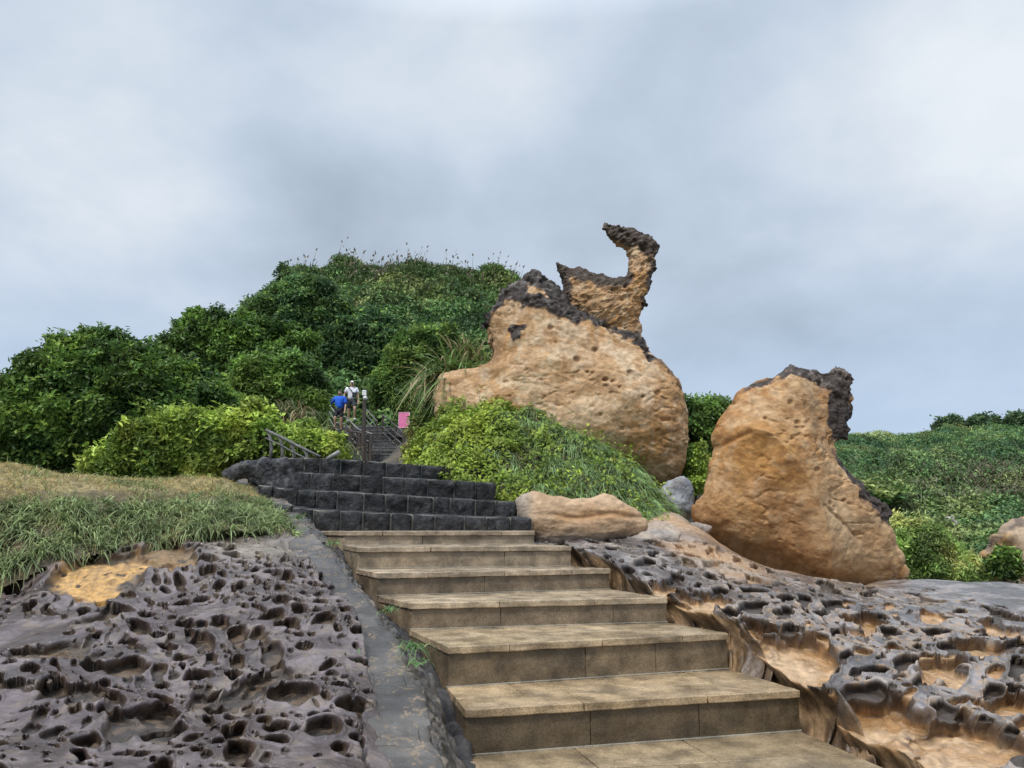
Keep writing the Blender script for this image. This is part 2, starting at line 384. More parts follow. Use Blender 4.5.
# ---------------- left honeycomb rock
def ell(px, py, cx_, cy_, rx, ry, rot=0):
    c, s = math.cos(math.radians(rot)), math.sin(math.radians(rot)); x = px - cx_; y = py - cy_
    return np.hypot((x * c + y * s) / rx, (-x * s + y * c) / ry)
def build_left():
    nc, nr = 660, 820
    x, y = polar_grid(-190, 470, nc, 2.3, 10.2, nr)
    z = f_left(x, y); B = np.c_[x, y, z]; px, py = proj(B)
    wv = fbm(B, 2.5, 3, 5); wv2 = fbm(B, 2.5, 3, 55)
    # broad bedding undulation running up to the right, like layered ledges
    ph = (py + .28 * px) / 26.0 + 1.2 * wv
    z = z + .026 * np.sin(ph) * sm(3, 5, y) + .07 * fbm(B, 1.0, 3, 9) + .008 * ridged(np.c_[x * .6 + y * .25, y, z], 3.2, 3, 21)
    depth = np.zeros(len(x)); tone = np.zeros(len(x))
    tabL = [(480, 8.6), (545, 7.8), (600, 6.4), (650, 5.2), (700, 4.3), (768, 3.4), (830, 2.8)]; vt = along(py, tabL)
    sx = x + .035 * wv; sv_ = vt + .035 * wv2
    # pits, packed biggest first; dense in the middle and near right, sparse on the smooth mauve skin and by the kerb
    def dens_px(px, py, g):
        d = .12 + 1.5 * np.exp(-ell(px, py, 205, 640, 120, 75, -12) ** 2) + .9 * np.exp(-ell(px, py, 290, 745, 110, 40) ** 2) + .5 * np.exp(-ell(px, py, 300, 590, 60, 30) ** 2)
        d *= 1 - .93 * np.exp(-(ell(px, py, 318, 655, 48, 24, -20)) ** 4); d *= 1 - .85 * np.exp(-(ell(px, py, 30, 628, 90, 20)) ** 4); d *= 1 - .9 * np.exp(-(ell(px, py, 265, 545, 60, 14)) ** 4)
        d *= sm(368, 345, px); return np.clip(1.5 * d * (.8 + 1.2 * g), 0, 1)
    g0 = fbm(B, 1.6, 2, 71); dv_ = dens_px(px, py, g0)
    # look-up of the density in the pit coordinates
    ub, vb = np.linspace(sx.min(), sx.max(), 160), np.linspace(sv_.min(), sv_.max(), 120); Hs = np.zeros((160, 120)); Hn = np.zeros((160, 120))
    ii = np.clip(np.searchsorted(ub, sx), 0, 159); jj = np.clip(np.searchsorted(vb, sv_), 0, 119); np.add.at(Hs, (ii, jj), dv_); np.add.at(Hn, (ii, jj), 1); Hs /= np.maximum(Hn, 1)
    dl = lambda U, W: Hs[np.clip(np.searchsorted(ub, U), 0, 159), np.clip(np.searchsorted(vb, W), 0, 119)]
    pits = pack_pits(sx.min(), sx.max(), sv_.min(), sv_.max(), {.10: 50, .075: 500, .052: 2600, .036: 6000, .024: 12000, .015: 16000, .010: 9000}, dl, 1.5, 1.05, 5)
    q, rr, dvv, rnd = stamp_pits(pits, sx, sv_, 1.45, .16, tabL)
    q = q * (1 + .16 * noise(B, 9, 72) + .04 * noise(B, 26, 73))
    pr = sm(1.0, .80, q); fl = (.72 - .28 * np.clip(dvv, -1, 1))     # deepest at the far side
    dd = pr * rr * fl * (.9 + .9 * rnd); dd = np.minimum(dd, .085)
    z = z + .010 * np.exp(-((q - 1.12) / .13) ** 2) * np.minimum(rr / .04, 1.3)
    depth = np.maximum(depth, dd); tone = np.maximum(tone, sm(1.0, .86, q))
    # large named hollows (photo pixels, half sizes, tilt, depth, colour strength)
    orange = np.zeros(len(x))
    for (cx_, cy_, rx, ry, rot, D, org) in ((102, 573, 62, 22, -12, .20, 1.0), (165, 556, 34, 17, -8, .16, .35), (50, 656, 50, 14, -6, .09, .10), (140, 728, 40, 16, -14, .12, 0),
                                            (88, 703, 18, 13, 0, .10, 0), (250, 692, 55, 11, -24, .10, 0), (95, 620, 28, 8, -8, .08, .05),
                                            (205, 700, 18, 11, -20, .1, 0)):
        q = ell(px + 9 * wv, py + 5 * wv2, cx_, cy_, rx, ry, rot)
        top = sm(1.0, .80, q)                       # wall all round
        ramp = np.clip((cy_ + ry - py) / (2 * ry), 0, 1)   # deep at the far side, rising to the near lip
        d = .62 * D * top * (.30 + .70 * ramp ** .8)
        z = z + .02 * np.exp(-((q - 1.1) / .12) ** 2)
        depth = np.maximum(depth, d); tone = np.maximum(tone, top); orange = np.maximum(orange, org * sm(.95, .7, q + .25 * wv))
    x = x - depth * .42; y = y + depth * 1.0; z = z - depth * .85
    # cut to the kerb side: sink under the path
    edge = interp_line([(P(372, 800, 3.2)[0], 3.2), (P(372, 768, 3.6)[0], 3.6), (P(362, 700, 4.35)[0], 4.35), (P(352, 650, 5.15)[0], 5.15), (P(338, 600, 6.35)[0], 6.35), (P(300, 560, 7.5)[0], 7.5), (P(282, 532, 8.6)[0], 8.6), (-2.8, 9.6), (P(372,768,3.6)[0], 1.5)])
    ex = edge(y) + .10 + .03 * wv
    z = z - .5 * sm(0, .06, x - ex)
    B2 = np.c_[x, y, z]
    NN = vnormals(B2, grid_faces(nr, nc)); B2 = B2 + NN * (.005 * fbm(B2, 7, 3, 38) + .002 * fbm(B2, 30, 2, 39))[:, None]; z = B2[:, 2]
    # crack just before the kerb
    crk = np.exp(-((x - ex + .13 + .05 * fbm(B, 3, 4, 91)) / .012) ** 2) * sm(-.25, .1, fbm(B, 1.4, 2, 92)); z = z - .035 * crk; B2[:, 2] = z
    n = fbm(B2, 3.2, 5, 31); n2 = fbm(B2, 9, 4, 33); n3 = fbm(B, 1.3, 3, 35)
    c = lerp3(C3(.060, .040, .037), C3(.155, .120, .117), sm(-.35, .5, n))
    c = lerp3(c, C3(.115, .078, .085), .6 * sm(.05, .5, n3) * sm(230, 60, px))            # mauve tone to the left
    c = lerp3(c, C3(.17, .125, .085), .55 * sm(.15, .6, n2 + .3 * n))                      # tan scuffs
    c = lerp3(c, lerp3(C3(.030, .020, .013), C3(.075, .048, .028), sm(-.2, .3, n2)), .95 * sm(.1, .6, tone))                                        # brown pit lining, darkened to paint in the shade of deep holes
    c = lerp3(c, C3(.50, .29, .10), orange * sm(-.5, .1, n2 + .35))
    c = lerp3(c, C3(.16, .11, .07), .5 * sm(.03, .1, depth) * (n2 > 0))
    c = lerp3(c, C3(.03, .025, .02), crk)
    c = lerp3(c, C3(.30, .25, .19), .7 * np.exp(-(ell(px, py, 255, 545, 50, 12)) ** 2))
    r = .16 + .40 * tone + .16 * sm(-.1, .5, n)+ .3 * orange
    q = grid_faces(nr, nc)
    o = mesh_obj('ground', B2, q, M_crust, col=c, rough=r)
    tag(o, kind='structure'); o['label'] = 'dark wet honeycomb rock full of round pits left of the steps'
    return f_left
build_left()

def build_right():
    nc, nr = 800, 860
    x, y = polar_grid(520, 1150, nc, 3.2, 15, nr)
    z = f_right(x, y); B = np.c_[x, y, z]; px, py = proj(B)
    w1 = fbm(B, 2.2, 3, 105); w2 = fbm(B, 2.2, 3, 155); w3 = ridged(B, 5, 2, 106); awall = 0
    z = z + .055 * fbm(B, .9, 4, 109) + .006 * ridged(B, 4.5, 3, 121)
    depth = np.zeros(len(x)); tone = np.zeros(len(x)); orange = np.zeros(len(x))
    # terraces: crust breaks off in alcoves towards the viewer
    alc = ((775, 657, 70, 26, 4, .17), (862, 626, 20, 11, 10, .12), (705, 600, 30, 10, 14, .10), (882, 728, 54, 34, 10, .2), (937, 668, 28, 12, 0, .13), (990, 652, 30, 10, 0, .12), (965, 748, 60, 26, 8, .18), (1015, 706, 38, 13, 0, .14),
           (668, 585, 16, 7, 0, .1), (1010, 625, 30, 8, 0, .12), (1075, 660, 50, 22, 0, .2), (1100, 740, 60, 30, 0, .25), (905, 780, 50, 16, 0, .2))
    alc = alc + ((738, 648, 26, 24, 0, .15), (690, 618, 18, 8, 0, .08), (835, 748, 30, 14, 20, .10))
    for (cx_, cy_, rx, ry, rot, D) in alc:
        q = ell(px + 22 * w1 + 2 * w3, py + 11 * w2 + 1 * w3, cx_, cy_, rx, ry, rot)
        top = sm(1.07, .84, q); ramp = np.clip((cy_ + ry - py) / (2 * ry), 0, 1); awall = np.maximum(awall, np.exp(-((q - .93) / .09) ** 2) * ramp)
        d = D * top * (.22 + .78 * ramp ** .7)
        z = z + .018 * np.exp(-((q - 1.10) / .12) ** 2)
        depth = np.maximum(depth, d); orange = np.maximum(orange, sm(.95, .88, q)); 
    inalc = orange.copy()
    # lace of thin-walled pits on the crust
    dens = .9 + .5 * fbm(B, .8, 2, 171)
    dens *= 1 - .9 * sm(560, 545, py) * 0
    far = sm(11.3, 10.3, y) ; lace_m = far * (1 - inalc)
    lace_m *= 1 - np.exp(-(ell(px, py, 1000, 595, 110, 9)) ** 4) * .75
    lace_m *= 1 - sm(.0, .25, w1 - .15) * sm(820, 900, px) * sm(640, 600, py) * .8
    smooth_zone = np.exp(-(ell(px, py, 660, 530, 60, 10)) ** 4)
    lace_m *= 1 - smooth_zone
    tabR = [(500, 11.5), (560, 10.8), (585, 9.8), (610, 8.6), (650, 6.8), (700, 5.5), (768, 4.4), (860, 3.3)]; vt = along(py, tabR)
    sx = x + .09 * w1; sv_ = vt + .045 * w2
    dmap = lace_m * np.clip(.95 + 1.3 * fbm(B, .9, 2, 171) + .5 * sm(600, 640, py), 0.03, 1)
    ub, vb = np.linspace(sx.min(), sx.max(), 200), np.linspace(sv_.min(), sv_.max(), 120); Hs = np.zeros((200, 120)); Hn = np.zeros((200, 120))
    ii = np.clip(np.searchsorted(ub, sx), 0, 199); jj = np.clip(np.searchsorted(vb, sv_), 0, 119); np.add.at(Hs, (ii, jj), dmap); np.add.at(Hn, (ii, jj), 1); Hs /= np.maximum(Hn, 1)
    dl = lambda U, W: Hs[np.clip(np.searchsorted(ub, U), 0, 199), np.clip(np.searchsorted(vb, W), 0, 119)]
    pits = pack_pits(sx.min(), sx.max(), sv_.min(), sv_.max(), {.13: 500, .10: 1500, .085: 4500, .055: 9000, .034: 12000, .02: 9000}, dl, 1.9, 1.14, 15)
    q, rr, dvv, rnd = stamp_pits(pits, sx, sv_, 1.9, .25, tabR)
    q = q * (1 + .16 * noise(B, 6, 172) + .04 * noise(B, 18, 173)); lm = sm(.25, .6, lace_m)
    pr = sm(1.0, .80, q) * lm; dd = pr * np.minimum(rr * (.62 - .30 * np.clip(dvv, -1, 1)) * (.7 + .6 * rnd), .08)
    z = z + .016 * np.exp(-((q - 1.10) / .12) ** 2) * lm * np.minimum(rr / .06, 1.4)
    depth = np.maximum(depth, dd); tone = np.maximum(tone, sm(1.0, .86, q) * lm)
    orange = np.maximum(orange, sm(.96, .8, q) * lm * (rnd < .30) * (rr > .05) * sm(585, 615, py)); wall = np.exp(-((q - .92) / .1) ** 2) * 0
    # flow channels in the bare orange rock
    z = z - .03 * inalc * sm(.1, .7, ridged(B, 3, 3, 181)) 
    x = x + depth * .40; y = y + depth * 1.15; z = z - depth * .8
    yy0 = B[:, 1]; x0 = B[:, 0]
    xe = xR(yy0) + .035 + .05 * w2; uw = (xe - x0) / .30; mw = (uw > 0) & (yy0 < 10.2); uc = np.clip(uw, 0, 1)
    hol = np.sin(np.pi * np.clip(uc * 1.15, 0, 1)) * (.10 + .10 * fbm(B * [[.3, 1, 1]], 2.6, 3, 191)); 
    x = np.where(mw, xe + np.clip(hol, -.01, .25) - np.maximum(uw - 1, 0) * .3, x); z = np.where(mw, z - .55 * uc, z); ins = xe - x0
    B2 = np.c_[x, y, z]
    NN = vnormals(B2, grid_faces(nr, nc)); B2 = B2 + NN * (.006 * fbm(B2, 6, 3, 138) + .002 * fbm(B2, 26, 2, 139))[:, None]
    n = fbm(B2, 3.0, 5, 131); n2 = fbm(B2, 9, 4, 133); n3 = fbm(B, 1.0, 3, 135)
    c = lerp3(C3(.10, .085, .080), C3(.24, .21, .20), sm(-.3, .5, n + .15 * n3))
    c = lerp3(c, C3(.07, .055, .048), .6 * sm(.1, .5, -n3))
    c = lerp3(c, C3(.30, .19, .10), .65 * sm(.12, .5, n2 + .5 * n3) * sm(560, 620, py))
    c = lerp3(c, C3(.34, .255, .18), .55 * np.exp(-((q - 1.08) / .09) ** 2) * lm * sm(-.3, .2, n3))
    c = lerp3(c, C3(.038, .025, .016), .92 * sm(.1, .6, tone))  # wet brown pits, with the shade inside them painted in
    oc = lerp3(C3(.36, .20, .085), C3(.47, .31, .17), sm(-.4, .4, n)); oc = lerp3(oc, C3(.30, .19, .10), .6 * sm(.1, .5, n2))
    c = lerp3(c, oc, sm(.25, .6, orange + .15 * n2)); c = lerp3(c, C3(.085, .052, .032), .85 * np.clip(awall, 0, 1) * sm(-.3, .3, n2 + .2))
    sand = np.maximum(sm(10.6, 11.3, y + .25 * n3) * sm(900, 850, px), np.exp(-(ell(px, py, 715, 560, 60, 12, 20)) ** 4))
    c = lerp3(c, lerp3(C3(.42, .26, .14), C3(.33, .25, .18), sm(-.2, .4, n3)), sand * .9)
    # darker wet stain where the wall meets the steps
    wc = lerp3(C3(.11, .07, .04), C3(.30, .19, .10), sm(-.2, .4, n + .5 * n2)); wc = lerp3(wc, C3(.055, .045, .04), sm(.1, .5, n3)); c = lerp3(c, wc, sm(.0, .05, ins) * .95)
    r = .17 + .35 * tone + .22 * sm(-.1, .5, n) + .12 * orange + .3 * sand
    q2 = grid_faces(nr, nc, (uw < 1.5) | (yy0 > 10.2))
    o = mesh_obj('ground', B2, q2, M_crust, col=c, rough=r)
    tag(o, kind='structure'); o['label'] = 'grey and orange honeycomb rock shelf right of the steps'
build_right()

# ---------------- leaves and blades
def leaves(pos, dirs, nrm, ln, wd, cup=0.0):
    """diamond leaf, folded along its rib: 4 verts, one quad"""
    d = dirs / (np.linalg.norm(dirs, axis=1, keepdims=True) + 1e-9)
    s = np.cross(d, nrm); s /= (np.linalg.norm(s, axis=1, keepdims=True) + 1e-9); u = np.cross(s, d)
    ln = np.broadcast_to(ln, len(pos))[:, None]; wd = np.broadcast_to(wd, len(pos))[:, None]
    a = pos; t = pos + d * ln - u * ln * cup; m = pos + d * ln * .5
    l_ = m + s * wd * .5 + u * wd * .15; r_ = m - s * wd * .5 + u * wd * .15
    V = np.stack([a, r_, t, l_], 1).reshape(-1, 3)
    Fc = np.arange(len(pos) * 4).reshape(-1, 4)
    return V, Fc
def blades(pos, dirs, ln, wd, droop, K=3, side=None):
    n = len(pos); d = dirs / (np.linalg.norm(dirs, axis=1, keepdims=True) + 1e-9)
    s = np.cross(d, np.array([[0, 0, 1.]]) + rng.normal(0, .25, (n, 3))); s /= (np.linalg.norm(s, axis=1, keepdims=True) + 1e-9)
    ln = np.broadcast_to(ln, n)[:, None]; wd = np.broadcast_to(wd, n)[:, None]; dr = np.broadcast_to(droop, n)[:, None]
    rows = []
    hz_ = d * np.array([[1, 1, 0.]]); hz_ /= (np.linalg.norm(hz_, axis=1, keepdims=True) + 1e-9)
    for i in range(K + 1):
        t = i / K; c = pos + d * ln * (t - .25 * dr * t * t) + hz_ * ln * .35 * dr * t * t + np.array([[0, 0, -1.]]) * ln * dr * t * t * .75
        ww = wd * (1 - t ** 1.6) * .5 + wd * .03
        rows += [c - s * ww, c + s * ww]
    V = np.stack(rows, 1).reshape(-1, 3); m = 2 * (K + 1)
    base = np.arange(n)[:, None, None] * m; f = np.array([[2 * i, 2 * i + 1, 2 * i + 3, 2 * i + 2] for i in range(K)])[None]
    return V, (base + f).reshape(-1, 4)
def scatter(V, q, n, wfun=None):
    a = V[q[:, 0]]; b = V[q[:, 1]]; c = V[q[:, 2]]; d = V[q[:, 3]]
    nr_ = np.cross(c - a, d - b); ar = np.linalg.norm(nr_, axis=1); w_ = ar.copy()
    if wfun is not None: w_ = w_ * wfun((a + c) / 2, nr_ / (ar[:, None] + 1e-12))
    i = rng.choice(len(q), n, p=w_ / w_.sum()); u = rng.random((n, 1)); v = rng.random((n, 1))
    p = (a[i] * (1 - u) + b[i] * u) * (1 - v) + (d[i] * (1 - u) + c[i] * u) * v
    return p, nr_[i] / (ar[i][:, None] + 1e-12)
def leafy(pos, nrm, per, ln, wd, palette, spread=1.0, up=.35, jit=.05, tint_scale=1.2, k=0, youth=.15, youthc=(.20, .26, .05), cellid=0):
    """rosettes of `per` leaves at each point"""
    n = len(pos); pal = np.array(palette, float)
    ax = nrm + np.array([[0, 0, up]]) + rng.normal(0, .25, (n, 3)); ax /= np.linalg.norm(ax, axis=1, keepdims=True)
    axr = np.repeat(ax, per, 0); p = np.repeat(pos, per, 0) + rng.normal(0, jit, (n * per, 3))
    rv = rng.normal(0, 1, (n * per, 3)); tg = rv - (rv * axr).sum(1, keepdims=True) * axr; tg /= np.linalg.norm(tg, axis=1, keepdims=True) + 1e-9
    d = axr * rng.uniform(.15, .9, (n * per, 1)) + tg * spread
    l_ = ln * rng.uniform(.7, 1.3, n * per); w_ = wd * rng.uniform(.75, 1.25, n * per)
    V, Fc = leaves(p, d, axr, l_, w_, .15)
    # clump colour: smooth noise picks a palette entry; each leaf varies a little; young leaves lighter
    t = np.clip(.5 + .9 * fbm(pos, tint_scale, 3, 200 + k) + rng.normal(0, .10, n), 0, .999) * (len(pal) - 1)
    i = t.astype(int); fr = (t - i)[:, None]; c = pal[i] * (1 - fr) + pal[np.minimum(i + 1, len(pal) - 1)] * fr
    yg = (rng.random(n) < youth * np.clip(1 + 2.5 * noise(pos, 1.1, 300 + k), .1, 3)) * sm(-.2, .6, ax[:, 2]); yg = (yg * rng.uniform(.3, 1, n))[:, None]
    c = c * np.array([[4.0, 3.1, 2.6]]) * (1 - yg) + np.array([youthc]) * 2.05 * yg
    if cellid: c = c * (.62 + .8 * worley3(pos, 1.0 / cellid, 610 + k)[1][:, None]) * np.array([[1, 1, 1]])
    c = np.repeat(c, per, 0) * rng.uniform(.6, 1.4, (n * per, 1))
    return V, Fc, np.repeat(c, 4, 0)
def join(parts):
    Vs, Fs, Cs = [], [], []; n = 0
    for V, Fc, C in parts:
        Vs.append(V); Fs.append(Fc + n); Cs.append(C); n += len(V)
    return np.concatenate(Vs), np.concatenate(Fs), np.concatenate(Cs)

# ---------------- inflated solids: an outline with real distance, size and thickness
def inflate(outline, Y, cell=.02, thick=1.0, tfun=None, back=1.0, yc=None, jag=0.0, k=0, tilt=0.0):
    """outline: photo pixels -> closed outline in the upright plane at distance Y; returns V, quads (front and back share the rim)"""
    O = np.array([P(a, b, Y) for a, b in outline])[:, [0, 2]]
    # subdivide & roughen outline
    pts = []
    for i in range(len(O)):
        a, b = O[i], O[(i + 1) % len(O)]; m = max(1, int(np.linalg.norm(b - a) / (cell * 2)))
        for j in range(m): pts.append(a + (b - a) * j / m)
    O2 = np.array(pts)
    if jag:
        v3 = np.c_[O2[:, 0], np.full(len(O2), Y), O2[:, 1]]
        O2 = O2 + jag * np.c_[fbm(v3, 4.0, 4, 400 + k), fbm(v3, 4.0, 4, 440 + k)]
    lo = O2.min(0) - 2 * cell; hi = O2.max(0) + 2 * cell
    gx = np.arange(lo[0], hi[0], cell); gz = np.arange(lo[1], hi[1], cell); nx, nz_ = len(gx), len(gz)
    X, Z = np.meshgrid(gx, gz); pt = np.c_[X.ravel(), Z.ravel()]
    ins = np.zeros(len(pt), bool)
    A = O2; Bn = np.roll(O2, -1, 0)
    for i in range(len(A)):
        (x1, z1), (x2, z2) = A[i], Bn[i]
        if z1 == z2: continue
        cr = ((z1 > pt[:, 1]) != (z2 > pt[:, 1]))
        ins ^= cr & (pt[:, 0] < (x2 - x1) * (pt[:, 1] - z1) / (z2 - z1) + x1)
    insg = ins.reshape(nz_, nx)
    # Poisson inflation on a coarse copy
    st = max(1, int(round(.045 / cell)) if nx * nz_ > 12000 else 1)
    g = insg[::st, ::st].astype(float); u = np.zeros((g.shape[0] + 2, g.shape[1] + 2)); h2 = (cell * st) ** 2; gi = g
    for it in range(3500 if g.size < 40000 else 1800):
        u[1:-1, 1:-1] = gi * (u[:-2, 1:-1] + u[2:, 1:-1] + u[1:-1, :-2] + u[1:-1, 2:] + h2) / 4
    uc = u[1:-1, 1:-1]
    fx = np.arange(nx) / st; fz = np.arange(nz_) / st; x0 = np.minimum(fx.astype(int), g.shape[1] - 2); z0 = np.minimum(fz.astype(int), g.shape[0] - 2)
    ax = (fx - x0)[None]; az_ = (fz - z0)[:, None]
    U = (uc[np.ix_(z0, x0)] * (1 - ax) + uc[np.ix_(z0, x0 + 1)] * ax) * (1 - az_) + (uc[np.ix_(z0 + 1, x0)] * (1 - ax) + uc[np.ix_(z0 + 1, x0 + 1)] * ax) * az_
    T = np.sqrt(np.maximum(U * 2, 0)).ravel() * thick
    # cells whose four corners are inside; rim vertices snapped to the outline
    keep = insg.copy()
    q = grid_faces(nz_, nx, keep)
    cnt = np.bincount(q.ravel(), minlength=nx * nz_); rim = (cnt > 0) & (cnt < 4)
    ri = np.where(rim)[0]; R_ = pt[ri]
    best = np.full(len(ri), 1e9); bp = R_.copy()
    for i in range(len(A)):
        a = A[i]; d = Bn[i] - a; t = np.clip(((R_ - a) @ d) / (d @ d + 1e-12), 0, 1)[:, None]; c_ = a + t * d; dd = ((R_ - c_) ** 2).sum(1)
        m = dd < best; best[m] = dd[m]; bp[m] = c_[m]
    pt = pt.copy(); pt[ri] = bp; T[ri] = 0
    if tfun is not None: T = T * tfun(pt[:, 0], pt[:, 1])
    front = np.c_[pt[:, 0], Y - T + tilt * (pt[:, 1] - pt[:, 1].mean()), pt[:, 1]]; bk = np.c_[pt[:, 0], Y + T * back + tilt * (pt[:, 1] - pt[:, 1].mean()), pt[:, 1]]
    n = len(pt); mapb = np.arange(n) + n; mapb[rim] = np.where(rim)[0]
    V = np.vstack([front, bk]); Q = np.vstack([q, mapb[q][:, ::-1]])
    V, Q = compact(V, Q)
    return V, Q

# ---------------- foliage crowns
def crown(outline, Y, thick, dome, damp, npts, per, ln, wd, palette, k=0, back=.8, frontw=2.2, up=.35, youth=.15, youthc=(.2, .26, .05), spread=1.0, inner=.9, cell=.1, jag=.12, flat=0.7):
    V, Q = inflate(outline, Y, cell=cell, thick=thick, back=back, jag=jag, k=k)
    N_ = vnormals(V, Q); W = V.copy(); W[:, 2] /= flat
    F1, hid = worley3(W + .3 * fbm(V, 1.2, 2, 500 + k)[:, None], 1.0 / dome, 600 + k); F1b, _ = worley3(W, 2.3 / dome, 650 + k)
    h = damp * 1.25 * (np.sqrt(np.clip(1 - (F1 / .80) ** 2, 0, 1)) - .85) + damp * .4 * (np.sqrt(np.clip(1 - (F1b / .85) ** 2, 0, 1)) - .5)
    h = h + damp * .75 * noise(V * [[1, 1, 2.8]], 1.1 / dome, 660 + k) + damp * .35 * noise(V, 3.2 / dome, 670 + k)
    V2 = V + N_ * h[:, None]
    p, n = scatter(V2, Q, npts, lambda c, nn: 1 + (frontw - 1) * (nn[:, 1] < .25))
    p = p - n * (rng.random((len(p), 1)) ** 2) * damp * .6
    p = p + (n * .6 + [[0, 0, .5]]) * (rng.random((len(p), 1)) < .12) * rng.random((len(p), 1)) * ln * 1.2
    core = V2 - N_ * (.16 * thick)
    return core, Q, leafy(p, n, per, ln, wd, palette, spread=spread, up=up, jit=ln * .35, k=k, youth=youth, youthc=youthc, cellid=dome)
def tree(name, label, cat, outline, Y, base, thick=1.0, group=None, trunkr=.12, **kw):
    core, Q, (V, Fc, C) = crown(outline, Y, thick, **kw)
    root = empty(name, base, label, cat, group)
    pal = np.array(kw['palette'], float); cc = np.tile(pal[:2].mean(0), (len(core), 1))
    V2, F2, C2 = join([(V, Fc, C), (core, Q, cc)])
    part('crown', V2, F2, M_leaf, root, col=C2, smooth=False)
    mb = MB(); b = np.array(base, float); ctr = core.mean(0); top = core[:, 2].max()
    m1 = b + (ctr - b) * .5 + np.array([.05, 0, 0]); mb.tube([b - [0, 0, .3], m1, ctr], [trunkr, trunkr * .8, trunkr * .5])
    for i in range(5):
        j = rng.integers(0, len(core)); t = ctr + (core[j] - ctr) * .75; mb.tube([m1, (m1 + t) / 2 + [0, 0, .15], t], [trunkr * .55, trunkr * .4, trunkr * .15], 6)
    mb.build('trunk', M_bark, root, smooth=True)
    return root
# ================================================================== staircases
def obox(mb, A, Bp, back, z0, z1, bev=0):
    """box with front edge A->B (xy), going back by vector `back`, between z0 and z1"""
    A = np.array(A[:2]); Bp = np.array(Bp[:2]); k = np.array(back[:2]); pts = [A, Bp, Bp + k, A + k]
    V = [(p[0], p[1], z0) for p in pts] + [(p[0], p[1], z1) for p in pts]
    mb.add(V, [(3, 2, 1, 0), (4, 5, 6, 7), (0, 1, 5, 4), (1, 2, 6, 5), (2, 3, 7, 6), (3, 0, 4, 7)])
def wear(o, amt=.014):
    t = bpy.data.textures.get('chips') or bpy.data.textures.new('chips', 'CLOUDS'); t.noise_scale = .07; t.noise_depth = 3
    m = o.modifiers.new('subdivide', 'SUBSURF'); m.subdivision_type = 'SIMPLE'; m.levels = m.render_levels = 3
    m = o.modifiers.new('wear', 'DISPLACE'); m.texture = t; m.strength = amt; m.mid_level = .55; m.texture_coords = 'GLOBAL'
